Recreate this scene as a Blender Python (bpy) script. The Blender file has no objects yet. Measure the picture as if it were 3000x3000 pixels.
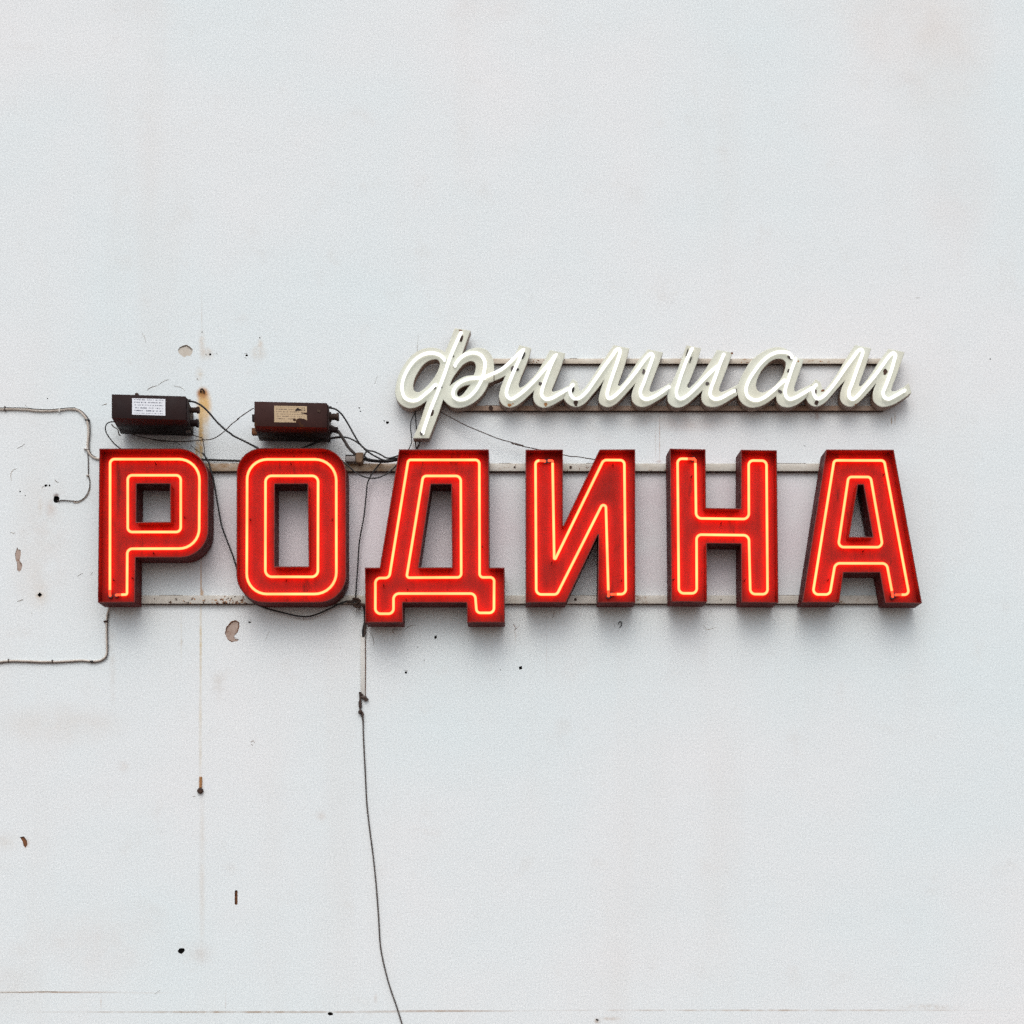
import bpy, bmesh, math, random
from mathutils import Vector, noise as mnoise
from mathutils.geometry import tessellate_polygon
random.seed(7)
R = math.radians
scene = bpy.context.scene
col = scene.collection

# ---------------------------------------------------------------- camera, sky, sun, exposure
DIST = 8.8                    # camera to wall
PX = 0.002                    # metres per photo pixel on the wall plane
VX, VY = 1523.0, 2600.0       # principal point in the photo (level camera, eye height 1.6 m)
EYE = 1.6
CX = (VX - 1500) * PX
cam_d = bpy.data.cameras.new('camera')
cam = bpy.data.objects.new('camera', cam_d)
col.objects.link(cam)
cam.location = (CX, -DIST, EYE)
cam.rotation_euler = (R(90), 0, 0)
cam_d.sensor_width = 36
cam_d.lens = 36 * DIST / (3000 * PX)
cam_d.shift_x = (1500 - VX) / 3000
cam_d.shift_y = (VY - 1500) / 3000
cam_d.clip_start = 0.05
cam_d.clip_end = 400
scene.camera = cam

SUN_EL, SUN_AZ = 52.0, 6.0    # azimuth measured from straight out of the wall, towards the left
world = bpy.data.worlds.new('World')
scene.world = world
world.use_nodes = True
wt = world.node_tree
wt.nodes.clear()
wo = wt.nodes.new('ShaderNodeOutputWorld')
wb = wt.nodes.new('ShaderNodeBackground')
sk = wt.nodes.new('ShaderNodeTexSky')
hs = wt.nodes.new('ShaderNodeHueSaturation')
sk.sky_type = 'NISHITA'
sk.sun_disc = False
sk.sun_elevation = R(SUN_EL)
sk.sun_rotation = R(180 + SUN_AZ)
sk.air_density = 1.2
sk.dust_density = 3.5
sk.ozone_density = 1.5
hs.inputs['Saturation'].default_value = 0.50
wb.inputs['Strength'].default_value = 0.148
wt.links.new(sk.outputs[0], hs.inputs['Color'])
wt.links.new(hs.outputs[0], wb.inputs['Color'])
wt.links.new(wb.outputs[0], wo.inputs['Surface'])

sun_d = bpy.data.lights.new('sun', 'SUN')
sun_d.energy = 0.65
sun_d.angle = R(55)
sun_d.color = (1.0, 0.985, 0.965)
sun = bpy.data.objects.new('sun', sun_d)
col.objects.link(sun)
sdir = Vector((-math.sin(R(SUN_AZ)) * math.cos(R(SUN_EL)), -math.cos(R(SUN_AZ)) * math.cos(R(SUN_EL)), math.sin(R(SUN_EL))))
sun.rotation_euler = sdir.to_track_quat('Z', 'Y').to_euler()
sun.location = (0, -6, 12)

vs = scene.view_settings
vs.view_transform = 'Standard'
vs.look = 'None'
vs.exposure = 0.27
vs.gamma = 1.0
vs.use_curve_mapping = False
scene.render.engine = 'CYCLES'
scene.cycles.use_denoising = False
scene.cycles.max_bounces = 6
scene.cycles.diffuse_bounces = 4
scene.cycles.sample_clamp_indirect = 6

# ---------------------------------------------------------------- measuring helpers
def W(px, py, dep=0.0):
    """photo pixel -> world point lying `dep` metres in front of the wall"""
    f = (DIST - dep) / DIST
    return Vector((CX + (px - VX) * PX * f, -dep, EYE + (VY - py) * PX * f))

def Z(ox, oy, s):
    return lambda pts: [(ox + p[0] / s, oy + p[1] / s) + tuple(p[2:]) for p in pts]

# ---------------------------------------------------------------- materials
def nodes_of(name):
    m = bpy.data.materials.new(name)
    m.use_nodes = True
    return m, m.node_tree, m.node_tree.nodes['Principled BSDF']

def mixrgb(nt, fac, a, b, mode='MIX'):
    n = nt.nodes.new('ShaderNodeMix')
    n.data_type = 'RGBA'
    n.blend_type = mode
    for sock, v in ((n.inputs[0], fac), (n.inputs[6], a), (n.inputs[7], b)):
        if isinstance(v, bpy.types.NodeSocket):
            nt.links.new(v, sock)
        elif isinstance(v, (int, float)):
            sock.default_value = v
        else:
            sock.default_value = (*v, 1)
    return n.outputs[2]

def tex_noise(nt, vec, scale, detail=4, rough=.55):
    n = nt.nodes.new('ShaderNodeTexNoise')
    n.inputs['Scale'].default_value = scale
    n.inputs['Detail'].default_value = detail
    n.inputs['Roughness'].default_value = rough
    if vec is not None:
        nt.links.new(vec, n.inputs['Vector'])
    return n.outputs[0]

def maprange(nt, v, a, b, c=0., d=1., smooth=False):
    n = nt.nodes.new('ShaderNodeMapRange')
    n.interpolation_type = 'SMOOTHSTEP' if smooth else 'LINEAR'
    n.clamp = True
    nt.links.new(v, n.inputs[0])
    for i, x in enumerate((a, b, c, d)):
        n.inputs[i + 1].default_value = x
    return n.outputs[0]

def mathn(nt, op, a, b):
    n = nt.nodes.new('ShaderNodeMath')
    n.operation = op
    for i, v in enumerate((a, b)):
        if isinstance(v, bpy.types.NodeSocket):
            nt.links.new(v, n.inputs[i])
        else:
            n.inputs[i].default_value = v
    return n.outputs[0]

def pos(nt):
    return nt.nodes.new('ShaderNodeNewGeometry').outputs['Position']

def vmul(nt, v, s, off=(0, 0, 0)):
    n = nt.nodes.new('ShaderNodeVectorMath')
    n.operation = 'MULTIPLY_ADD'
    nt.links.new(v, n.inputs[0])
    n.inputs[1].default_value = s
    n.inputs[2].default_value = off
    return n.outputs[0]

def bump(nt, bsdf, h, strength=.3, dist=.002):
    n = nt.nodes.new('ShaderNodeBump')
    n.inputs['Strength'].default_value = strength
    n.inputs['Distance'].default_value = dist
    nt.links.new(h, n.inputs['Height'])
    nt.links.new(n.outputs[0], bsdf.inputs['Normal'])

def paint(name, base, alt, rough=.5, scale=14, rust=None, rust_amt=.62, rust_scale=9, grain=.10, metal=0., stretch=(1, 1, 1), zone=None, spec=.5, vary=0.):
    m, nt, b = nodes_of(name)
    p = pos(nt)
    ps = vmul(nt, p, stretch)
    c = mixrgb(nt, maprange(nt, tex_noise(nt, ps, scale, 5), .35, .68), base, alt)
    if rust is not None:
        f = maprange(nt, tex_noise(nt, ps, rust_scale, 7, .68), rust_amt, rust_amt + .09)
        c = mixrgb(nt, f, c, rust)
    g = maprange(nt, tex_noise(nt, p, 330, 1), .3, .7, 1 - grain, 1 + grain)
    if vary:
        oi = nt.nodes.new('ShaderNodeObjectInfo')
        g = mathn(nt, 'MULTIPLY', g, maprange(nt, oi.outputs['Random'], 0, 1, 1 - vary, 1 + vary))
    if zone:                                            # a stretch of the piece weathered differently
        x0, x1, zc = zone
        sx = nt.nodes.new('ShaderNodeSeparateXYZ')
        nt.links.new(p, sx.inputs[0])
        wob = mathn(nt, 'ADD', sx.outputs['X'], mathn(nt, 'MULTIPLY', tex_noise(nt, p, 6, 3), .25))
        zf = mathn(nt, 'MULTIPLY', maprange(nt, wob, x1 + .05, x1 + .25, 1, 0, True), maprange(nt, tex_noise(nt, ps, 16, 6, .65), .30, .62, .45, 1))
        c = mixrgb(nt, zf, c, zc)
    cc = nt.nodes.new('ShaderNodeVectorMath')
    cc.operation = 'SCALE'
    nt.links.new(c, cc.inputs[0])
    nt.links.new(g, cc.inputs['Scale'])
    nt.links.new(cc.outputs[0], b.inputs['Base Color'])
    b.inputs['Metallic'].default_value = metal
    b.inputs['Specular IOR Level'].default_value = spec
    rr = maprange(nt, tex_noise(nt, p, scale * 2, 4), .3, .7, max(0., rough - .12), min(1, rough + .12))
    nt.links.new(rr, b.inputs['Roughness'])
    bump(nt, b, tex_noise(nt, p, 90, 4), .25, .002)
    return m

def emit(name, color, strength=1.0):
    m = bpy.data.materials.new(name)
    m.use_nodes = True
    nt = m.node_tree
    nt.nodes.clear()
    o = nt.nodes.new('ShaderNodeOutputMaterial')
    e = nt.nodes.new('ShaderNodeEmission')
    p = pos(nt)
    f = maprange(nt, tex_noise(nt, p, 5, 2), .3, .7, .86 * strength, 1.12 * strength)
    e.inputs[0].default_value = (*color, 1)
    nt.links.new(f, e.inputs[1])
    nt.links.new(e.outputs[0], o.inputs[0])
    return m

M = {}
M['red_inside'] = paint('red_face_enamel', (.30, .014, .009), (.22, .013, .009), .66, 9, (.12, .012, .008), .60, 5, spec=.12, stretch=(2.6, 1, .5), vary=.12)
M['red_return'] = paint('red_inner_return_enamel', (.15, .010, .007), (.10, .009, .006), .6, 9, (.06, .012, .008), .64, 8, spec=.15)
M['red_outside'] = paint('maroon_return_enamel', (.105, .0095, .0085), (.065, .008, .0075), .6, 8, (.06, .016, .010), .66, 7, spec=.12)
M['script_face'] = paint('pale_script_enamel', (.61, .635, .55), (.57, .565, .47), .5, 5, (.46, .35, .22), .69, 6, spec=.25)
M['script_side'] = paint('script_return_enamel', (.29, .20, .15), (.20, .13, .095), .6, 10, (.20, .085, .04), .60, 8)
M['rail_cream'] = paint('cream_rail_paint', (.62, .58, .50), (.50, .44, .35), .6, 9, (.29, .16, .07), .605, 11, stretch=(1.2, 1, 3))
M['rail_top'] = paint('cream_rail_paint_stained', (.62, .60, .54), (.52, .48, .41), .6, 9, (.27, .14, .06), .62, 11, stretch=(1.2, 1, 3), zone=(-3, -.62, (.30, .19, .10)))
M['rail_pale'] = paint('pale_rail_paint', (.62, .60, .55), (.50, .47, .41), .6, 8, (.22, .12, .055), .60, 14)
M['rail_rusty'] = paint('rusty_rail_paint', (.42, .33, .26), (.30, .19, .13), .7, 9, (.22, .08, .03), .57, 7)
M['box_dark'] = paint('dark_brown_steel', (.018, .0095, .0098), (.024, .0115, .0110), .62, 8, (.028, .012, .007), .70, 9, spec=.15)
M['box_rusty'] = paint('rusty_brown_steel', (.040, .0135, .0110), (.026, .0105, .0090), .62, 6, (.075, .030, .008), .56, 7, spec=.15)
M['rust'] = paint('brown_rust', (.20, .075, .025), (.10, .04, .018), .85, 60)
M['rust_dark'] = paint('dark_rust', (.055, .025, .014), (.03, .016, .011), .85, 60)
M['rust_orange'] = paint('orange_rust', (.40, .20, .07), (.28, .11, .035), .85, 80)
M['black_rubber'] = paint('black_cable_rubber', (.012, .012, .013), (.02, .018, .017), .55, 20)
M['brown_rubber'] = paint('brown_cable_rubber', (.07, .045, .035), (.04, .028, .024), .6, 20)
M['grey_rubber'] = paint('grey_cable_rubber', (.085, .07, .062), (.06, .05, .045), .6, 20)
M['cream_cable'] = paint('cream_cable_sheath', (.58, .53, .47), (.46, .40, .34), .55, 20, (.2, .12, .08), .68, 30)
M['white_wire'] = paint('white_wire_sheath', (.7, .69, .66), (.6, .58, .55), .5, 20)
M['hole'] = paint('dark_hole', (.012, .010, .009), (.02, .014, .011), .95, 40)
M['plaster'] = paint('bare_plaster', (.43, .34, .29), (.34, .25, .205), .95, 25, (.22, .11, .07), .62, 26)
M['plaster_pale'] = paint('pale_bare_plaster', (.60, .57, .51), (.52, .47, .40), .95, 25)
M['crack'] = paint('crack_edge', (.14, .10, .07), (.24, .17, .11), .95, 30)
M['crack_pale'] = paint('pale_crack_edge', (.42, .38, .33), (.50, .45, .38), .95, 30)
M['glass_dark'] = paint('dark_ceramic', (.03, .02, .018), (.05, .03, .025), .3, 30)
M['steel'] = paint('dull_steel', (.27, .25, .24), (.17, .15, .14), .45, 20, metal=.3)
M['clump'] = paint('old_tape', (.035, .022, .018), (.06, .035, .026), .9, 40)
M['neon_red'] = emit('red_neon_glow', (8.8, .70, .245), 1.0)
M['neon_end'] = emit('dim_neon_end', (2.6, .16, .06), 1.0)
M['neon_white'] = emit('white_neon_glow', (1.30, 1.30, 1.25), 1.0)

# ---------------------------------------------------------------- objects
def tag(o, label=None, cat=None, group=None, kind=None):
    for k, v in (('label', label), ('category', cat), ('group', group), ('kind', kind)):
        if v:
            o[k] = v
    return o

def thing(name, loc, label, cat, group=None):
    o = bpy.data.objects.new(name, None)
    col.objects.link(o)
    o.location = loc
    o.empty_display_size = .05
    return tag(o, label, cat, group)

class MB:
    def __init__(s):
        s.v, s.f, s.sl = [], [], []
    def add(s, verts, faces, slot=0):
        k = len(s.v)
        s.v += [tuple(v) for v in verts]
        for f in faces:
            s.f.append([i + k for i in f])
            s.sl.append(slot)
    def build(s, name, mats, parent=None, origin=None, angle=38):
        if not isinstance(mats, (list, tuple)):
            mats = [mats]
        me = bpy.data.meshes.new(name)
        org = Vector(origin) if origin is not None else (parent_loc(parent) if parent else Vector(s.v[0]))
        me.from_pydata([tuple(Vector(v) - org) for v in s.v], [], s.f)
        for m in mats:
            me.materials.append(m)
        me.polygons.foreach_set('material_index', s.sl)
        me.polygons.foreach_set('use_smooth', [True] * len(s.f))
        bm = bmesh.new()
        bm.from_mesh(me)
        bmesh.ops.recalc_face_normals(bm, faces=bm.faces)
        bm.to_mesh(me)
        bm.free()
        me.set_sharp_from_angle(angle=R(angle))
        me.update()
        o = bpy.data.objects.new(name, me)
        col.objects.link(o)
        if parent:
            o.parent = parent
            o.location = org - parent_loc(parent)
        else:
            o.location = org
        return o

def parent_loc(o):
    v = Vector(o.location)
    while o.parent:
        o = o.parent
        v += o.location
    return v

# ---------------------------------------------------------------- path helpers
def fillet(pts, closed, n=7):
    """pts: (x, y[, r]) polyline with corner radii -> dense polyline"""
    out = []
    N = len(pts)
    for i, p in enumerate(pts):
        r = p[2] if len(p) > 2 else 0
        P = Vector(p[:2])
        if r <= 0 or (not closed and i in (0, N - 1)):
            out.append(P)
            continue
        A = Vector(pts[i - 1][:2]); B = Vector(pts[(i + 1) % N][:2])
        u = (A - P).normalized(); v = (B - P).normalized()
        ang = u.angle(v)
        if ang > 3.1:
            out.append(P)
            continue
        t = min(r / math.tan(ang / 2), (A - P).length * .49, (B - P).length * .49)
        for k in range(n + 1):
            a = k / n
            q0 = P + u * t; q1 = P + v * t
            # circular-ish blend
            w = 2 * a * (1 - a) * math.sin(ang / 2)
            den = (1 - a) ** 2 + w + a * a
            out.append((q0 * (1 - a) ** 2 + P * w + q1 * a * a) / den)
    return out

def catmull(pts, closed, n=5):
    """pts: (x, y[, 'c']) ; 'c' = sharp corner"""
    N = len(pts)
    P = [Vector(p[:2]) for p in pts]
    C = [len(p) > 2 and p[2] == 'c' for p in pts]
    out = []
    last = N if closed else N - 1
    for i in range(last):
        j = (i + 1) % N
        p1, p2 = P[i], P[j]
        p0 = P[i - 1] if (closed or i > 0) and not C[i] else p1 + (p1 - p2) * .4
        p3 = P[(j + 1) % N] if (closed or j < N - 1) and not C[j] else p2 + (p2 - p1) * .4
        t01 = max((p1 - p0).length, 1e-4) ** .5
        t12 = max((p2 - p1).length, 1e-4) ** .5
        t23 = max((p3 - p2).length, 1e-4) ** .5
        m1 = (p2 - p1) + t12 * ((p1 - p0) / t01 - (p2 - p0) / (t01 + t12))
        m2 = (p2 - p1) + t12 * ((p3 - p2) / t23 - (p3 - p1) / (t12 + t23))
        for k in range(n):
            t = k / n
            out.append((2 * t**3 - 3 * t**2 + 1) * p1 + (t**3 - 2 * t**2 + t) * m1 + (-2 * t**3 + 3 * t**2) * p2 + (t**3 - t**2) * m2)
    if not closed:
        out.append(P[-1])
    return out

def tube(mb, path, r, closed=False, seg=8, slot=0, cap=True):
    pts = [Vector(p) for p in path]
    cl = [pts[0]]
    for p in pts[1:]:
        if (p - cl[-1]).length > 1e-5:
            cl.append(p)
    if closed and (cl[0] - cl[-1]).length < 1e-5:
        cl.pop()
    pts = cl
    N = len(pts)
    up = None
    verts, faces = [], []
    rad = r if callable(r) else (lambda t: r)
    for i, p in enumerate(pts):
        if closed:
            a, b = pts[i - 1], pts[(i + 1) % N]
        else:
            a, b = pts[max(0, i - 1)], pts[min(N - 1, i + 1)]
        t = (b - a).normalized()
        ref = Vector((0, -1, 0)) if abs(t.y) < .9 else Vector((0, 0, 1))
        s = t.cross(ref).normalized()
        u = s.cross(t).normalized()
        k = 1.0
        for q in range(seg):
            an = 2 * math.pi * q / seg
            verts.append(p + (s * math.cos(an) + u * math.sin(an)) * rad(i / max(1, N - 1)) * k)
    rings = N if closed else N - 1
    for i in range(rings):
        j = (i + 1) % N
        for q in range(seg):
            w = (q + 1) % seg
            faces.append((i * seg + q, i * seg + w, j * seg + w, j * seg + q))
    if not closed and cap:
        faces.append(tuple(range(seg)))
        faces.append(tuple((N - 1) * seg + q for q in range(seg)))
    mb.add(verts, faces, slot)

def orient(loop, ccw):
    a = sum(loop[i - 1].x * loop[i].y - loop[i].x * loop[i - 1].y for i in range(len(loop)))
    return loop if (a > 0) == ccw else loop[::-1]

def dedupe(loop):
    out = []
    for p in loop:
        if not out or (p - out[-1]).length > 4e-4:
            out.append(p)
    if (out[0] - out[-1]).length < 4e-4:
        out.pop()
    return out

def offset(loop, t):
    out = []
    N = len(loop)
    for i, p in enumerate(loop):
        d1 = (p - loop[i - 1]).normalized(); d2 = (loop[(i + 1) % N] - p).normalized()
        n1 = Vector((-d1.y, d1.x)); n2 = Vector((-d2.y, d2.x))
        k = max(.25, 1 + n1.dot(n2))
        out.append(p + (n1 + n2) / k * t)
    return out

def cap(mb, loops, y, slot=0):
    pl = [[Vector((p.x, p.y, 0)) for p in L] for L in loops]
    tris = tessellate_polygon(pl)
    flat = [p for L in loops for p in L]
    mb.add([(p.x, y, p.y) for p in flat], [tuple(t) for t in tris], slot)

def strip(mb, A, ya, B, yb, slot=0):
    N = len(A)
    v = [(p.x, ya, p.y) for p in A] + [(p.x, yb, p.y) for p in B]
    mb.add(v, [(i, (i + 1) % N, N + (i + 1) % N, N + i) for i in range(N)], slot)

def to2(pts, dep):
    out = []
    for p in pts:
        w = W(p[0], p[1], dep)
        out.append(Vector((w.x, w.z)))
    return out

def turn(mb, centre_x, centre_y, deg):
    c, s = math.cos(R(deg)), math.sin(R(deg))
    mb.v = [(centre_x + (x - centre_x) * c - (y - centre_y) * s, centre_y + (x - centre_x) * s + (y - centre_y) * c, z) for x, y, z in mb.v]

def box(mb, x0, x1, y0, y1, z0, z1, slot=0, bevel=0.0):
    b = min(bevel, (x1 - x0) * .4, (y1 - y0) * .4, (z1 - z0) * .4)
    if b <= 0:
        v = [(x, y, z) for x in (x0, x1) for y in (y0, y1) for z in (z0, z1)]
        f = [(0, 1, 3, 2), (4, 6, 7, 5), (0, 4, 5, 1), (2, 3, 7, 6), (0, 2, 6, 4), (1, 5, 7, 3)]
        mb.add(v, f, slot)
        return
    bm = bmesh.new()
    bmesh.ops.create_cube(bm, size=1)
    for v in bm.verts:
        v.co = ((x0 + x1) / 2 + v.co.x * (x1 - x0), (y0 + y1) / 2 + v.co.y * (y1 - y0), (z0 + z1) / 2 + v.co.z * (z1 - z0))
    bmesh.ops.bevel(bm, geom=bm.edges[:], offset=b, segments=2, affect='EDGES', profile=.5)
    bm.verts.index_update()
    mb.add([v.co[:] for v in bm.verts], [[v.index for v in f.verts] for f in bm.faces], slot)
    bm.free()

def noisy_loop(cx, cy, rx, ry, n=14, amp=.18, seed=0, rot=0):
    rnd = random.Random(seed)
    out = []
    for k in range(n):
        a = 2 * math.pi * k / n
        r = 1 + rnd.uniform(-amp, amp)
        x, y = rx * r * math.cos(a), ry * r * math.sin(a)
        c, s = math.cos(R(rot)), math.sin(R(rot))
        out.append((cx + x * c - y * s, cy + x * s + y * c))
    return out

# ---------------------------------------------------------------- ground
mb = MB()
mb.add([(-60, -80, 0), (60, -80, 0), (60, -1.6, 0), (-60, -1.6, 0)], [(0, 1, 2, 3)])
ground_m = paint('brown_grey_paving', (.125, .088, .072), (.15, .105, .088), .9, 3)  # ground out of view; brown tone chosen for warm bounce from below
tag(mb.build('ground', ground_m, origin=(0, -20, 0)), kind='structure')
mb = MB()
box(mb, -30, 30, -1.6, 0.3, -.3, .12, 0, .02)
pave_m = paint('reddish_paving_stone', (.19, .125, .10), (.22, .15, .12), .9, 4)  # out of view; reddish tone chosen to bounce warm fill into shadows
tag(mb.build('pavement', pave_m, origin=(0, -.8, 0)), kind='structure')

# ---------------------------------------------------------------- wall with its holes, bare patches, cracks, stains and painted shade
zq0 = Z(0, 1140, 4.83); zq1 = Z(0, 1600, 3.864); zq2 = Z(900, 1750, 4.83); zq3 = Z(0, 2100, 2.1467)
zq4 = Z(400, 900, 3.864); zq5 = Z(500, 1720, 2.415); zq6 = Z(1300, 1750, 2.76); zq7 = Z(0, 1300, 3.863)
HOLES = [  # px, py, rx, ry, kind, rot
    (165, 1463, 9.5, 10.5, 'o', 0), (116.5, 1742.5, 7.5, 7.5, 'd', 0), (134.5, 1422.5, 4.8, 3.2, 'o', -15), (145, 1422.5, 2.6, 3.6, 'o', 0),
    (59, 1440, 2.8, 2.2, 'o', 0), (615.6, 1038.5, 3.4, 3.8, 'o', 0), (723, 1041, 3.8, 3.2, 'o', 0), (592, 973, 2.0, 1.6, 'o', 0),
    (761, 989.6, 1.9, 1.9, 'o', 0), (139, 1167.5, 2.0, 1.8, 'o', 0), (1125.7, 1233, 2.1, 2.1, 'o', 0), (1052.3, 1195.2, 2.4, 1.8, 'o', 30), (1056.3, 1205, 2.2, 1.6, 'o', 30),
    (1276, 1867, 4.6, 6.6, 'd', 22), (1189.3, 1970, 3.4, 3.8, 'o', 0), (1224.2, 1896.3, 1.7, 1.7, 'o', 0), (1242.5, 1935.5, 1.3, 2.2, 'o', 0),
    (1525, 1956.5, 6.0, 6.4, 'd', 30), (1466.7, 1962.4, 1.6, 1.6, 'o', 0), (531, 2785.8, 10.5, 8.2, 'o', -20), (691.8, 2629.5, 4.2, 21.5, 's', 0),
    (967.5, 2970, 8.2, 5.0, 'o', 8), (1750, 2988, 4.6, 2.6, 'o', 20), (731, 1823, 4.4, 2.6, 'o', 20), (74, 1452, 1.6, 1.4, 'o', 0),
    (986.5, 1179.8, 1.4, 1.4, 'o', 0), (2901, 1052, 1.5, 3, 'o', 0), (1135, 1238, 4.6, 4.2, 'o', 0)]
loops_h = []
for i, (x, y, rx, ry, k, rot) in enumerate(HOLES):
    if k == 'd':
        q = [(x + rx, y), (x, y + ry), (x - rx, y), (x, y - ry)]
        c, s = math.cos(R(rot)), math.sin(R(rot))
        q = [(x + (a - x) * c - (b - y) * s, y + (a - x) * s + (b - y) * c) for a, b in q]
    elif k == 's':
        q = fillet([(x - rx, y - ry, rx * .9), (x + rx, y - ry, rx * .9), (x + rx, y + ry, rx * .9), (x - rx, y + ry, rx * .9)], True, 4)
    else:
        q = noisy_loop(x, y, rx, ry, 11, .10, i + 3, rot)
    loops_h.append(to2(q, 0))
PATCHES = [
    ('pale', zq4([(470, 480), (490, 455), (540, 432), (575, 432), (610, 460), (638, 482), (630, 520), (605, 555), (570, 548), (540, 570), (500, 540), (475, 515)])),
    ('brown', zq7([(195, 1168), (205, 1195), (235, 1205), (235, 1260), (222, 1320), (240, 1345), (252, 1385), (240, 1430), (220, 1450), (195, 1430), (192, 1340), (178, 1320), (170, 1245), (185, 1200)])),
    ('brown', zq5([(430, 245), (460, 237), (482, 250), (483, 280), (470, 320), (445, 345), (455, 365), (482, 372), (470, 385), (430, 385), (400, 365), (384, 330), (395, 285)])),
    ('rust', zq3([(125, 757), (150, 755), (170, 780), (172, 805), (160, 825), (148, 810), (143, 785)])),
]
loops_p = [to2(p, 0) for _, p in PATCHES]

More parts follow.
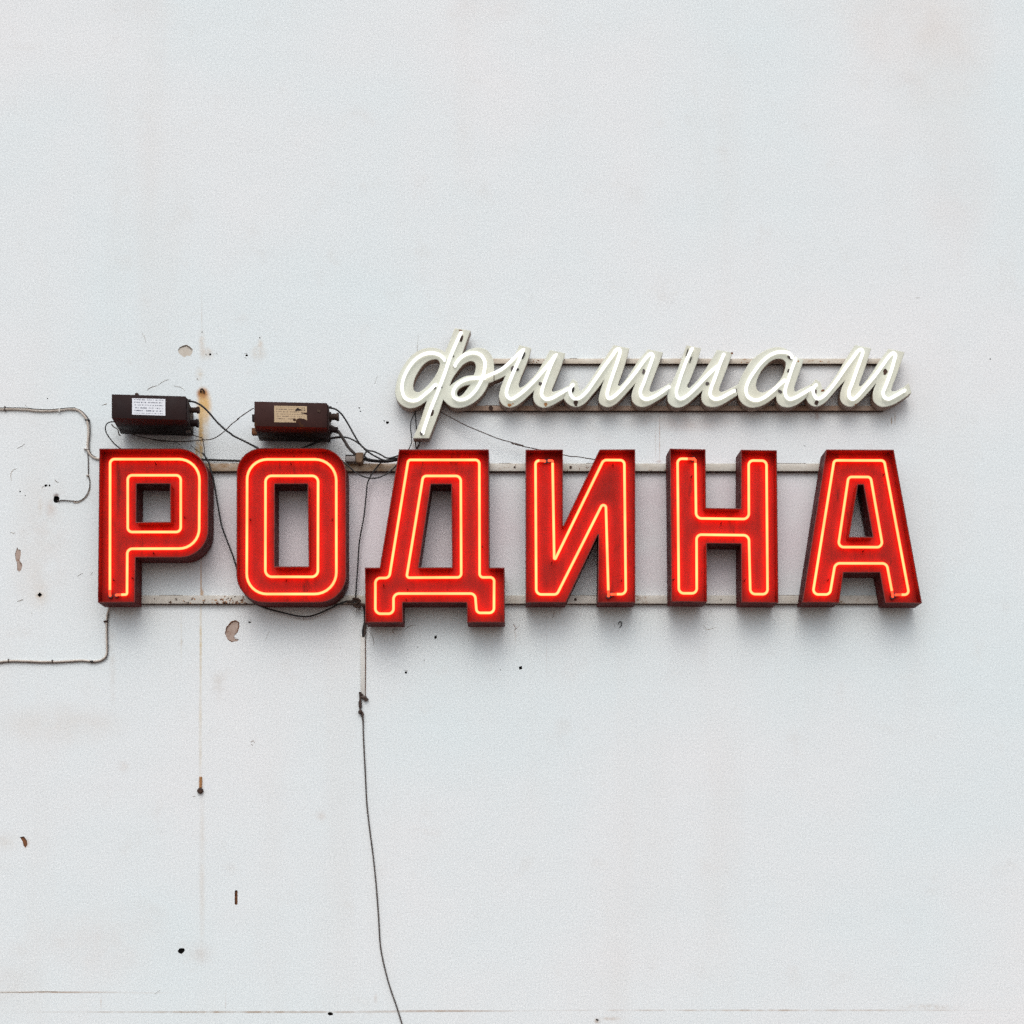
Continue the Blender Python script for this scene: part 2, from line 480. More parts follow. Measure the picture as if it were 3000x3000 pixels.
def wall_material():
    m, nt, b = nodes_of('white_wall_paint')
    p = pos(nt)
    c = mixrgb(nt, maprange(nt, tex_noise(nt, p, .55, 3), .34, .66), (.71, .788, .805), (.765, .788, .797))
    c = mixrgb(nt, maprange(nt, tex_noise(nt, vmul(nt, p, (2.2, 1, .25)), 1.2, 4), .52, .75, 0, .22), c, (.68, .665, .64))
    c = mixrgb(nt, maprange(nt, tex_noise(nt, p, 5, 6, .62), .58, .78, 0, .24), c, (.60, .56, .52))
    # trowel-fine speckle of the coating
    g = maprange(nt, tex_noise(nt, p, 120, 2, .75), .28, .72, .82, 1.13)
    def stain(cc, px, py, sx, sy, colr, amt, nscale=18, lo=.30, hi=.62, soft=1.0):  # also lays the mauve shade painted between the sign rails
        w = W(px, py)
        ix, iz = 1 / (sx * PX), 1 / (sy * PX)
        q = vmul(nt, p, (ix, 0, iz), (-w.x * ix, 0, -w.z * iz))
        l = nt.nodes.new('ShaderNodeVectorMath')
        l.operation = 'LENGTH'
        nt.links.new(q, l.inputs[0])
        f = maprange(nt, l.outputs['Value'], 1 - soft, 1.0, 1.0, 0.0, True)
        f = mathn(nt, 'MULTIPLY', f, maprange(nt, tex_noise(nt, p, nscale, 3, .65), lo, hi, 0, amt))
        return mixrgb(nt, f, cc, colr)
    S = [
        (2745, 100, 210, 440, (.66, .57, .50), .34, 1.6), (2560, 60, 170, 200, (.70, .64, .60), .3, 2),
        (2800, 560, 160, 300, (.66, .60, .58), .28, 2), (1440, 20, 150, 60, (.66, .60, .57), .35, 3), (420, 30, 160, 80, (.66, .62, .60), .3, 3),
        (180, 2125, 240, 90, (.62, .55, .48), .42, 3), (130, 1560, 120, 300, (.64, .60, .56), .38, 9), (330, 1960, 14, 160, (.6, .57, .53), .4, 20), (640, 2010, 30, 60, (.58, .55, .51), .4, 20), (300, 2760, 300, 160, (.66, .62, .59), .3, 5), (360, 2245, 26, 24, (.58, .50, .44), .42, 14), (940, 2390, 22, 26, (.56, .48, .42), .4, 14),
        (590, 2790, 60, 50, (.56, .51, .47), .38, 9), (15, 2465, 60, 40, (.58, .52, .44), .4, 9), (30, 2880, 110, 140, (.6, .55, .5), .3, 4),
        # rust running from the hook above the left transformer
        (598, 1190, 29, 66, (.70, .42, .13), 1.0, 22, .14, .44, .8), (593, 1153, 23, 23, (.40, .15, .025), 1.0, 40, .26, .46, .7), (588, 1150, 9, 9, (.14, .05, .015), .75, 60, .2, .5, .9),
        (589, 1265, 11, 160, (.64, .42, .17), 1.0, 22, .2, .5, .8), (577, 1315, 9, 42, (.64, .42, .16), 1.0, 30, .22, .5), (600, 1230, 20, 110, (.66, .52, .33), .8, 22, .25, .6),
        (589, 1700, 3.6, 130, (.48, .27, .09), .95, 30, .15, .4), (592, 1738, 8, 22, (.46, .24, .07), .8, 60, .3, .5),
        (588, 1890, 6.0, 180, (.60, .48, .28), .85, 16, .2, .6), (587, 2140, 7.5, 260, (.62, .54, .40), .62, 9, .25, .65), (592, 2560, 13, 360, (.62, .57, .50), .5, 7, .25, .6),
        (531, 1860, 3.5, 110, (.58, .52, .40), .6, 12), (532, 1882, 8, 12, (.5, .47, .42), .5, 20),
        (591, 930, 3.2, 100, (.55, .51, .46), .5, 14), (592, 1010, 14, 60, (.60, .50, .40), .55, 26), (606, 1036, 28, 26, (.55, .44, .33), .60, 30), (585, 1095, 18, 30, (.6, .5, .36), .5, 30),
        (757, 1035, 34, 34, (.56, .48, .38), .55, 28), (763, 1008, 12, 34, (.58, .47, .36), .5, 30),
        (116, 1745, 20, 16, (.50, .36, .24), .7, 40), (118, 1745, 45, 60, (.64, .58, .5), .4, 14), (150, 1490, 24, 40, (.55, .44, .38), .45, 22), (165, 1452, 13, 10, (.12, .06, .04), .9, 50, .2, .4),
        (588, 2292, 8, 22, (.34, .19, .07), .9, 40, .2, .4), (76, 2470, 16, 24, (.55, .40, .28), .6, 40),
        # panel joints low on the wall and above the red word
        (700, 2965, 760, 4.6, (.36, .27, .19), 1.0, 9, .30, .58), (1300, 2962, 320, 4.2, (.38, .29, .22), 1.0, 8, .30, .54), (2250, 2960, 900, 4.2, (.46, .38, .31), .95, 7, .34, .62), (2720, 2950, 120, 14, (.52, .45, .38), .55, 20, .4, .65),
        (150, 2907, 300, 4.0, (.40, .31, .24), 1.0, 9, .28, .52), (420, 2909, 120, 2.4, (.55, .48, .42), .6, 10), (296, 2935, 3.0, 34, (.56, .50, .46), .7, 20), (661, 2936, 3.0, 40, (.52, .46, .42), .8, 20),
        (1932.5, 1285, 2.0, 100, (.36, .20, .13), .95, 12, .25, .5), (1920.5, 1292, 2.2, 90, (.50, .42, .37), .7, 14), (1931, 1352, 12, 6, (.36, .2, .12), .8, 50),
        (1601, 1890, 2.2, 140, (.50, .45, .41), .65, 9), (1510, 1868, 4, 30, (.5, .42, .35), .5, 30), (1623, 1800, 3, 14, (.3, .18, .13), .7, 40),
        (2390, 1215, 26, 26, (.38, .22, .17), .65, 40, .42, .62), (1990, 1240, 240, 34, (.58, .46, .40), .45, 9), (1562, 1210, 50, 26, (.52, .40, .34), .4, 20),
        (2612, 1233, 3.4, 20, (.33, .22, .12), .95, 50, .3, .45), (2622, 1225, 2.0, 26, (.4, .26, .16), .9, 50, .3, .45),
        (1050, 1555, 820, 260, (.70, .635, .665), .85, 2, .1, .5, .6), (2060, 1555, 640, 260, (.70, .635, .665), .85, 2, .1, .5, .6), (118, 1480, 12, 40, (.64, .58, .5), .4, 20), (88, 1700, 70, 90, (.66, .61, .55), .32, 6),  # two big ellipses: mauve shade and neon tint painted between the rails
        (2660, 250, 90, 60, (.6, .53, .5), .18, 8), (1100, 2925, 9, 22, (.5, .4, .34), .5, 20), (1790, 2984, 44, 8, (.48, .38, .3), .6, 30), (1750, 2990, 14, 14, (.3, .2, .13), .8, 40),
    ]
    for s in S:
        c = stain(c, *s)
    sc = nt.nodes.new('ShaderNodeVectorMath')
    sc.operation = 'SCALE'
    nt.links.new(c, sc.inputs[0])
    nt.links.new(g, sc.inputs['Scale'])
    nt.links.new(sc.outputs[0], b.inputs['Base Color'])
    b.inputs['Roughness'].default_value = .62
    b.inputs['Specular IOR Level'].default_value = .25
    h = mathn(nt, 'ADD', mathn(nt, 'MULTIPLY', tex_noise(nt, p, 3.2, 4), 5.0), tex_noise(nt, p, 70, 4))
    bump(nt, b, h, .22, .0035)
    return m
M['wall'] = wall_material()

wall_obj_loc = Vector((0, 0, 0))
mb = MB()
outer = [Vector((-9, .0)), Vector((9, .0)), Vector((9, 10)), Vector((-9, 10))]
cap(mb, [orient(outer, True)] + [orient(l, False) for l in loops_h + loops_p], 0.0)
mb.add([(-9, .001, 0), (9, .001, 0), (9, .001, 10), (-9, .001, 10), (-9, .4, 0), (9, .4, 0), (9, .4, 10), (-9, .4, 10)],
       [(0, 1, 5, 4), (2, 3, 7, 6), (1, 2, 6, 5), (3, 0, 4, 7), (4, 5, 6, 7)])
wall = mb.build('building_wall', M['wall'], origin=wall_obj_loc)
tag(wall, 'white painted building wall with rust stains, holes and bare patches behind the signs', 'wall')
for L, (x, y, rx, ry, k, rot) in zip(loops_h, HOLES):
    mb = MB()
    d = min(.03, max(.006, rx * PX * 1.6))
    strip(mb, L, 0.0, L, d)
    cap(mb, [L], d)
    mb.build('drilled_hole', M['rust' if k == 's' else 'hole'], wall, origin=W(x, y))
for L, (k, pts) in zip(loops_p, PATCHES):
    mb = MB()
    d = .004
    strip(mb, L, 0.0, L, d, 1)
    cap(mb, [L], d, 0)
    o = mb.build('bare_patch', [M[{'pale': 'plaster_pale', 'brown': 'plaster', 'rust': 'rust'}[k]], M['crack']], wall)

def ribbon(pts, w, mat, name='crack'):
    """thin flake edge standing a hair proud of the paint, tapering to its ends"""
    mb = MB()
    P = [Vector(p[:2]) for p in pts]
    v, f = [], []
    N = len(P)
    for i, p in enumerate(P):
        d = (P[min(N - 1, i + 1)] - P[max(0, i - 1)]).normalized()
        n = Vector((-d.y, d.x)) * w * (.25 if i in (0, N - 1) else 1.0) / 2
        a, b = W(p.x + n.x, p.y + n.y), W(p.x - n.x, p.y - n.y)
        v += [a, (W(p.x, p.y) + Vector((0, -.0022, 0))), b]
    for i in range(N - 1):
        f += [(3 * i, 3 * i + 1, 3 * i + 4, 3 * i + 3), (3 * i + 1, 3 * i + 2, 3 * i + 5, 3 * i + 4)]
    mb.add(v, f)
    return mb.build(name, M[mat], wall)
for pts, w, mt in [
    (zq4([(487, 457), (535, 436), (570, 430), (605, 455), (637, 482)]), 2.6, 'crack'),
    (zq4([(120, 945), (140, 920), (180, 902), (236, 886)]), 2.2, 'crack'),
    (zq4([(245, 880), (285, 850), (330, 826), (362, 820)]), 1.4, 'crack_pale'),
    (zq4([(420, 890), (500, 905), (548, 942)]), 1.2, 'crack_pale'), (zq4([(60, 290), (95, 340), (103, 400)]), 1.2, 'crack_pale'),
    (zq4([(675, 815), (690, 808), (700, 830)]), 2.2, 'crack'), (zq4([(1222, 525), (1250, 522)]), 2.0, 'crack'), (zq4([(1222, 562), (1245, 580)]), 2.0, 'crack'), (zq4([(778, 530), (800, 542)]), 1.8, 'crack'), (zq4([(900, 524), (917, 528)]), 1.8, 'crack'),
    (zq0([(1460, 222), (1495, 215), (1515, 202)]), 2.6, 'crack'), (zq0([(352, 222), (378, 245)]), 2.4, 'crack'),
    (zq0([(165, 1300), (152, 1240), (158, 1180), (190, 1140), (232, 1122)]), 2.0, 'crack_pale'), (zq0([(590, 1410), (600, 1385), (625, 1370)]), 1.6, 'crack_pale'), (zq0([(775, 1280), (800, 1312), (832, 1320)]), 2.0, 'crack'),
    (zq0([(240, 840), (310, 805), (350, 770)]), 1.0, 'crack_pale'), (zq0([(1460, 222), (1440, 230)]), 1.2, 'crack'),
    (zq7([(115, 1010), (130, 1000), (148, 1012), (172, 1008)]), 1.6, 'crack_pale'), (zq7([(875, 1503), (905, 1480), (940, 1463)]), 1.4, 'crack'), (zq7([(1018, 1485), (1050, 1458)]), 1.8, 'crack'),
    (zq7([(195, 1785), (230, 1775), (265, 1762)]), 2.4, 'crack'), (zq7([(215, 1340), (245, 1360), (252, 1385)]), 2.2, 'rust'), (zq7([(270, 975), (268, 985)]), 1.6, 'crack'), (zq7([(352, 1910), (365, 1922)]), 1.6, 'crack'),
    (zq5([(384, 330), (396, 285), (430, 245), (460, 237), (482, 250), (483, 280), (470, 320), (447, 345)]), 3.0, 'rust'), (zq5([(400, 366), (430, 386), (450, 384)]), 3.0, 'rust'), (zq5([(445, 350), (482, 372)]), 2.2, 'rust'),
    (zq5([(560, 222), (568, 252)]), 1.6, 'crack'), (zq5([(668, 380), (698, 310)]), 1.2, 'crack_pale'), (zq5([(1200, 420), (1202, 438)]), 1.4, 'crack'), (zq5([(475, 210), (481, 213)]), 2.4, 'rust'),
    (zq2([(890, 490), (930, 560), (945, 640), (930, 690)]), 1.6, 'crack'), (zq2([(1205, 455), (1215, 490), (1240, 525)]), 2.0, 'crack'), (zq2([(1380, 460), (1460, 400), (1535, 392)]), 1.8, 'crack'), (zq2([(1215, 455), (1280, 462)]), 4.5, 'crack'),
    (zq2([(1378, 1028), (1425, 1038)]), 1.6, 'rust'),
    (zq6([(562, 215), (578, 240), (575, 262), (605, 236)]), 2.2, 'rust'), (zq6([(572, 262), (575, 300)]), 1.2, 'rust'), (zq6([(878, 170), (892, 130)]), 1.6, 'rust'),
    (zq3([(972, 1742), (1008, 1718)]), 2.0, 'crack_pale'), (zq3([(1212, 500), (1228, 500)]), 2.2, 'rust'), (zq3([(1575, 160), (1592, 150), (1602, 162)]), 1.8, 'rust'), (zq3([(1578, 172), (1590, 178)]), 1.6, 'rust'), (zq3([(125, 757), (150, 755), (168, 778)]), 2.6, 'rust_dark'), (zq3([(0, 1733), (50, 1732), (170, 1730), (300, 1726), (360, 1727)]), 1.6, 'crack_pale'),
    ([(2060, 1830), (2070, 1845), (2086, 1842), (2096, 1838)], 1.6, 'crack_pale'), ([(2354, 1305), (2360, 1307)], 1.8, 'crack'), ([(2683, 872), (2694, 872)], 1.6, 'crack_pale'), ([(2600, 1240), (2602, 1250)], 1.4, 'crack'),
    ([(1225, 1010), (1218, 1060), (1226, 980)], .8, 'crack_pale'), ([(1800, 1828), (1802, 1840)], 1.2, 'crack'), ([(2246, 1286), (2248, 1294)], 1.6, 'crack'),
    ([(2082, 1786), (2084, 1796)], 2.0, 'crack'), ([(1097, 1125), (1106, 1100)], 1.0, 'crack_pale'),
]:
    ribbon(pts, w, mt)

# ---------------------------------------------------------------- big red channel letters
BACK, FRONT, FACE, TUBE = .028, .178, .110, .131
def channel_letter(name, label, zz, outer, holes, tubes, twist=0., supports=()):
    pts = zz(outer)
    cx = sum(p[0] for p in pts) / len(pts)
    by = max(p[1] for p in pts)
    loc = W(cx, by, BACK)
    t = thing(name, loc, label, 'sign letter', 'big red neon letters')
    fl = lambda q: orient(dedupe(to2(fillet(zz_r(zz, q), True, 9), FRONT)), True)
    O = fl(outer)
    H = [orient(fl(h), False) for h in holes]
    mb = MB()
    th = .0045
    inn = [offset(L, th) for L in [O] + H]
    for L, I in zip([O] + H, inn):
        strip(mb, L, -FRONT, L, -BACK, 1)
        strip(mb, L, -FRONT, I, -FRONT - .0008, 2)
        strip(mb, I, -FRONT - .0008, I, -FACE + .006, 0)
    cap(mb, [O] + H, -BACK, 1)
    turn(mb, loc.x, -BACK, twist)
    mb.build('casing', [M['red_return'], M['red_outside'], M['rim']], t)
    mb = MB()
    pan = [offset(L, th + .0004) for L in [O] + H]
    cap(mb, pan, -FACE)
    turn(mb, loc.x, -BACK, twist)
    mb.build('face_panel', M['red_inside'], t)
    for path, closed in tubes:
        mb = MB()
        p2 = fillet(zz_r(zz, path), closed, 8)
        p3 = [W(p[0], p[1], TUBE) for p in p2]
        if not closed:                                   # electrodes dive back into the case
            a = p3[0] + (p3[0] - p3[1]).normalized() * .008; b = p3[-1] + (p3[-1] - p3[-2]).normalized() * .008
            def cut(q):                                  # the last 24 mm of each end glow dim and red
                d, k = 0.0, 0
                while d < .024 and k < len(q) - 2:
                    step = (q[k + 1] - q[k]).length
                    if d + step > .024:
                        m_ = q[k] + (q[k + 1] - q[k]) * ((.024 - d) / step)
                        return q[:k + 1] + [m_], [m_] + q[k + 1:]
                    d += step; k += 1
                return q[:k + 1], q[k:]
            e0, p3 = cut(p3)
            e1, p3 = cut(p3[::-1])
            p3 = p3[::-1]
            ends = [[a + Vector((0, .013, 0)), a + Vector((0, .005, 0))] + e0, [b + Vector((0, .013, 0)), b + Vector((0, .005, 0))] + e1]
        tube(mb, p3, .0070, closed, 10)
        turn(mb, loc.x, -BACK, twist)
        mb.build('neon_tube', M['neon_red'], t)
        if not closed:
            for en in ends:
                mb = MB()
                tube(mb, en, .0068, False, 10)
                turn(mb, loc.x, -BACK, twist)
                mb.build('electrode', M['neon_end'], t)
                e = en[0]
                mb = MB()
                tube(mb, [(e.x, -FACE - .001, e.z), (e.x, -FACE - .012, e.z)], .0125, seg=12)
                turn(mb, loc.x, -BACK, twist)
                mb.build('electrode_collar', M['glass_dark'], t)
    for s in zz(supports):
        w = W(s[0], s[1], TUBE)
        mb = MB()
        tube(mb, [(w.x, -FACE - .0005, w.z), (w.x, -FACE - .02, w.z), (w.x + .002, -FACE - .026, w.z + .004)], .0032, seg=8)
        turn(mb, loc.x, -BACK, twist)
        mb.build('tube_support', M['red_outside'], t)
    return t
def zz_r(zz, pts):
    s = (zz([(1, 0)])[0][0] - zz([(0, 0)])[0][0])
    return [(*zz([p[:2]])[0], (p[2] if len(p) > 2 else 0) * s) for p in pts]
M['rim'] = paint('worn_rim', (.20, .028, .022), (.13, .02, .017), .55, 20, spec=.3)

sP = 3.22
channel_letter('channel_letter', 'red neon letter shaped like a P with one square opening', Z(250, 1280, sP),
    [(132, 110, 3), (1162, 107, 285), (1160, 1137, 265), (474, 1138, 3), (468, 1561, 3), (117, 1562, 3)],
    [[(483, 443, 5), (798, 443, 5), (802, 800, 4), (480, 803, 4)]],
    [([(232, 1484), (234, 210, 42), (1078, 210, 195), (1073, 1053, 190), (396, 1055, 48), (393, 1486, 16), (302, 1490)], False),
     ([(400, 362, 42), (900, 362, 45), (900, 897, 45), (400, 897, 42)], True)], 0, [(262, 1348), (932, 755), (440, 1330), (660, 250), (640, 1095)])
channel_letter('channel_letter', 'red neon letter shaped like a rounded O with a tall rectangular opening', Z(650, 1280, sP),
    [(139, 105, 238), (1172, 104, 245), (1173, 1563, 260), (137, 1563, 265)],
    [[(499, 445, 4), (808, 445, 4), (818, 1222, 4), (498, 1222, 4)]],
    [([(239, 212, 190), (1079, 212, 200), (1080, 1482, 205), (234, 1482, 190)], True),
     ([(412, 367, 58), (908, 367, 58), (906, 1320, 60), (410, 1320, 62)], True)], 0, [(265, 778), (605, 1352), (1040, 780), (650, 250)])
channel_letter('channel_letter', 'red neon letter with a slanting left side and two square feet', Z(1030, 1280, sP),
    [(448, 117, 3), (1295, 118, 3), (1300, 1232, 3), (1443, 1232, 3), (1445, 1750, 3), (1090, 1750, 3), (1085, 1563, 3), (483, 1563, 3), (484, 1750, 3), (130, 1750, 3), (125, 1232, 3), (265, 1232, 3)],
    [[(750, 447, 3), (940, 447, 3), (948, 1230, 3), (634, 1230, 3)]],
    [([(535, 217, 28), (1205, 217, 38), (1208, 1325, 34), (1345, 1325, 38), (1343, 1660, 45), (1180, 1660, 38), (1165, 1478, 48), (396, 1478, 52), (395, 1668, 48), (224, 1668, 50), (225, 1332, 48), (355, 1330, 44)], True),
     ([(675, 368, 38), (1030, 368, 48), (1034, 1325, 36), (518, 1328, 24)], True)], 0, [(528, 1440), (1228, 1032), (515, 1535), (300, 1400)])
channel_letter('channel_letter', 'red neon letter shaped like a reversed N', Z(1480, 1280, sP),
    [(192, 120, 3), (545, 119, 3), (545, 845, 3), (890, 118, 24), (1227, 117, 3), (1228, 1562, 3), (873, 1562, 3), (880, 912, 3), (572, 1562, 3), (193, 1562, 3)],
    [],
    [([(362, 226), (286, 222, 34), (293, 1486, 48), (488, 1486, 44), (948, 572, 24), (974, 1488)], False),
     ([(426, 223), (447, 225, 14), (463, 1172, 7), (928, 218, 46), (1124, 220, 40), (1138, 1483, 46), (1014, 1484)], False)], 0, [(440, 1182), (1018, 262), (1098, 1355), (950, 800)])
channel_letter('channel_letter', 'red neon letter shaped like an H', Z(1890, 1280, sP),
    [(216, 118, 3), (556, 120, 3), (560, 672, 3), (890, 672, 3), (892, 118, 3), (1235, 119, 3), (1250, 1560, 3), (896, 1560, 3), (892, 1007, 3), (568, 1007, 3), (570, 1560, 3), (230, 1560, 3)],
    [],
    [([(428, 212), (294, 212, 42), (306, 1480, 48), (476, 1478, 46), (474, 925, 46), (972, 925, 52), (986, 1480, 48), (1150, 1480, 46), (1140, 219, 44), (970, 219, 44), (972, 772, 54), (470, 772, 52), (463, 225, 10), (456, 216)], False)], 3.0, [(260, 1350), (430, 375), (710, 812), (935, 1350)])
channel_letter('channel_letter', 'red neon letter shaped like an A with a narrow triangular opening', Z(2280, 1280, sP),
    [(448, 120, 3), (1088, 120, 3), (1355, 1568, 3), (1007, 1566, 3), (955, 1280, 3), (614, 1280, 3), (572, 1563, 3), (222, 1563, 3)],
    [[(750, 452, 3), (800, 452, 3), (888, 942, 3), (668, 942, 3)]],
    [([(1122, 1488), (1234, 1487, 36), (998, 222, 36), (525, 222, 32), (322, 1487, 46), (484, 1487, 46), (535, 1193, 52), (1022, 1193, 52), (1078, 1492)], False),
     ([(660, 378, 36), (870, 378, 36), (985, 1040, 46), (562, 1040, 46)], True)], 0.6, [(470, 1350), (1195, 1330), (800, 1075), (1000, 350)])

# ---------------------------------------------------------------- white script letters
SB, SF, ST = .028, .098, .118
def script_letter(label, ox, s, outer, holes, tubes, oy=960, twist=0., spots=(), share=None):
    zz = Z(ox, oy, s)
    pts = zz(outer)
    cx = sum(p[0] for p in pts) / len(pts)
    loc = W(cx, max(p[1] for p in pts), SB)
    t = thing('script_letter', loc, label, 'sign letter', 'white script neon letters')
    O = orient(dedupe(to2(catmull(pts, True, 5), SF)), True)
    H = [orient(dedupe(to2(catmull(zz(h), True, 5), SF)), False) for h in holes]
    mb = MB()
    inn = [offset(L, .0035) for L in [O] + H]
    for L in [O] + H:
        strip(mb, L, -SF, L, -SB, 0)
    cap(mb, [O] + H, -SB, 0)
    turn(mb, loc.x, -SB, twist)
    mb.build('casing', [M['script_side']], t)
    mb = MB()
    for L, I in zip([O] + H, inn):
        strip(mb, L, -SF, I, -SF - .0016, 0)
    cap(mb, inn, -SF - .0016, 0)
    turn(mb, loc.x, -SB, twist)
    fp = mb.build('face_panel', M['script_face'], t)
    for path in tubes:
        mb = MB()
        p3 = [W(p[0], p[1], ST) for p in catmull(zz(path), False, 6)]
        ends = (p3[0].copy(), p3[-1].copy())
        p3 = [p3[0] + Vector((0, .016, 0)), p3[0] + Vector((0, .005, 0))] + p3[1:-1] + [p3[-1] + Vector((0, .005, 0)), p3[-1] + Vector((0, .016, 0))]
        tube(mb, p3, .0092, False, 10)
        turn(mb, loc.x, -SB, twist)
        mb.build('neon_tube', M['neon_white'], t)
    for (x, y, rx, ry, rot, mt) in spots:
        sh = .82 if mt == 'glass_dark' else 1.0
        q = [(p[0], p[1]) for p in zz(noisy_loop(x, y, rx * sh, ry * sh, 12, .22, int(x + y), rot))]
        L = to2(q, SF + .002)
        mb = MB()
        big = mt in ('glass_dark', 'hole')
        d = .006 if big else .0012
        strip(mb, L, -SF - .0012, L, -SF - .0016 - d)
        cap(mb, [L], -SF - .0016 - d)
        turn(mb, loc.x, -SB, twist)
        mb.build({'glass_dark': 'electrode_cap', 'hole': 'electrode_cap', 'rust_orange': 'rust_patch', 'rust': 'rust_patch', 'rust_dark': 'rust_patch'}[mt], M[mt], t)
    return t
C = 'c'
script_letter('white script letter with two bowls and a long slanting stem', 1120, 3.864,
    [(820, 160, C), (1000, 188, C), (955, 310), (905, 452, C), (965, 410), (1040, 384), (1110, 382), (1172, 402), (1226, 452), (1258, 525), (1266, 600), (1264, 655, C), (1262, 764, C), (1205, 782, C),
     (1170, 860), (1090, 960), (980, 1035), (870, 1065), (780, 1050), (722, 1005), (690, 970, C), (640, 1120), (530, 1408, C), (348, 1408, C), (430, 1210), (505, 978, C), (450, 1022), (385, 1055), (310, 1068), (230, 1040), (172, 980), (146, 900),
     (155, 800), (190, 680), (250, 570), (330, 470), (430, 405), (540, 380), (620, 388), (672, 406), (708, 432, C), (765, 300)],
    [[(620, 515), (650, 550), (645, 600), (610, 680), (550, 770), (480, 840), (410, 885), (365, 870), (350, 820), (365, 740), (410, 650), (470, 570), (540, 525)],
     [(1000, 533), (1045, 550), (1058, 600), (1050, 650), (1035, 692, C), (940, 705), (860, 745), (800, 785), (762, 818, C), (790, 740), (850, 650), (920, 570)],
     [(998, 800, C), (950, 862), (900, 920), (865, 935), (845, 905), (860, 860), (920, 818)]],
    [[(703, 512), (660, 470), (570, 440), (470, 455), (370, 520), (280, 640), (230, 770), (228, 880), (260, 950), (330, 980), (400, 970), (480, 910), (560, 840), (605, 795)],
     [(893, 205), (780, 460), (700, 690), (620, 900), (540, 1100), (458, 1340)],
     [(822, 578), (880, 500), (960, 450), (1050, 438), (1120, 470), (1160, 540), (1155, 640), (1120, 750), (1050, 870), (960, 950), (870, 970), (810, 935), (805, 870), (850, 800), (940, 745), (1040, 725), (1150, 718)]],
    oy=920, spots=[(897, 275, 15, 42, 12, 'rust_dark'), (885, 186, 22, 9, 8, 'rust'), (566, 1118, 17, 42, 18, 'rust_dark'), (447, 1352, 25, 24, 0, 'glass_dark'), (712, 520, 15, 18, 20, 'glass_dark'), (815, 592, 17, 14, 0, 'glass_dark'), (596, 838, 22, 10, -40, 'glass_dark'), (806, 480, 8, 7, 0, 'hole'), (672, 828, 7, 9, 0, 'hole')])
script_letter('white script letter like a joined u with rust spots at its two feet', 1420, 4.83,
    [(130, 640, C), (240, 590), (340, 500), (410, 400), (485, 248, C), (652, 288, C), (615, 430), (555, 590), (495, 740), (475, 820), (490, 850), (560, 815), (650, 730), (745, 615), (835, 460), (918, 310, C),
     (1135, 355, C), (1105, 460), (1045, 630), (975, 800), (945, 880), (955, 902), (1010, 890), (1110, 850), (1194, 800, C), (1116, 1000, C), (1030, 1050), (940, 1100), (850, 1130), (780, 1122), (715, 1080), (682, 1010),
     (682, 940), (698, 885, C), (610, 970), (510, 1060), (425, 1115), (340, 1135), (265, 1112), (212, 1050), (195, 975), (210, 885), (240, 795), (285, 685, C), (210, 725), (130, 760, C)],
    [],
    [[(-8, 707), (100, 660), (220, 600), (330, 510), (440, 400), (542, 305, C), (470, 470), (390, 650), (320, 830), (298, 930), (320, 990), (370, 1010), (440, 975), (560, 880), (700, 740), (830, 590), (920, 480), (1002, 368, C), (930, 520), (870, 680), (810, 850), (798, 950), (850, 1005), (930, 995), (1040, 935), (1188, 848)]],
    twist=2.5, spots=[(345, 1098, 30, 22, 0, 'rust_orange'), (392, 1080, 9, 11, 0, 'rust_orange'), (856, 1085, 24, 26, 0, 'rust_orange'), (392, 585, 30, 46, 10, 'glass_dark'), (458, 597, 20, 15, -20, 'hole'), (540, 400, 12, 55, 22, 'hole'), (780, 790, 32, 26, 30, 'glass_dark')])
script_letter('white script letter like a joined m between the two u shaped letters', 1420, 4.83,
    [(1120, 1004, C), (1198, 804), (1245, 725, C), (1312, 768, C), (1332, 845), (1347, 890), (1400, 860), (1480, 760), (1580, 610), (1700, 430), (1825, 245, C), (2049, 293, C), (2010, 440), (1950, 630), (1900, 770), (1888, 812), (1900, 826), (1968, 770),
     (2080, 610), (2185, 450), (2310, 305, C), (2526, 350, C), (2470, 500), (2410, 660), (2350, 820), (2334, 888), (2348, 908), (2410, 898), (2510, 850), (2628, 774, C), (2584, 942, C), (2500, 1000), (2400, 1062), (2300, 1110), (2228, 1125), (2150, 1105),
     (2095, 1050), (2077, 980), (2090, 900), (2134, 782, C), (2050, 880), (1950, 990), (1850, 1085), (1780, 1120), (1720, 1125), (1650, 1095), (1614, 1040), (1620, 960), (1650, 850), (1692, 735, C), (1600, 860), (1500, 980), (1420, 1070), (1340, 1115), (1270, 1122), (1190, 1090), (1140, 1040)],
    [],
    [[(1248, 802), (1212, 865), (1214, 940), (1265, 1000), (1330, 998), (1430, 920), (1560, 740), (1700, 540), (1810, 390), (1868, 308), (1900, 300), (1915, 335), (1870, 500), (1818, 650), (1758, 830), (1734, 940), (1755, 1000), (1808, 985), (1910, 900), (2030, 760), (2150, 610), (2250, 470), (2318, 390), (2354, 366), (2378, 390), (2364, 460), (2318, 590), (2250, 780), (2204, 900), (2218, 975), (2278, 1010), (2368, 990), (2490, 920), (2610, 832)]],
    spots=[(1290, 1065, 32, 40, 0, 'rust_dark'), (1250, 880, 16, 40, 10, 'hole'), (2250, 620, 25, 45, 10, 'glass_dark'), (1285, 995, 20, 15, 0, 'rust_orange'), (1360, 850, 8, 36, 5, 'crack_s') ][:4])
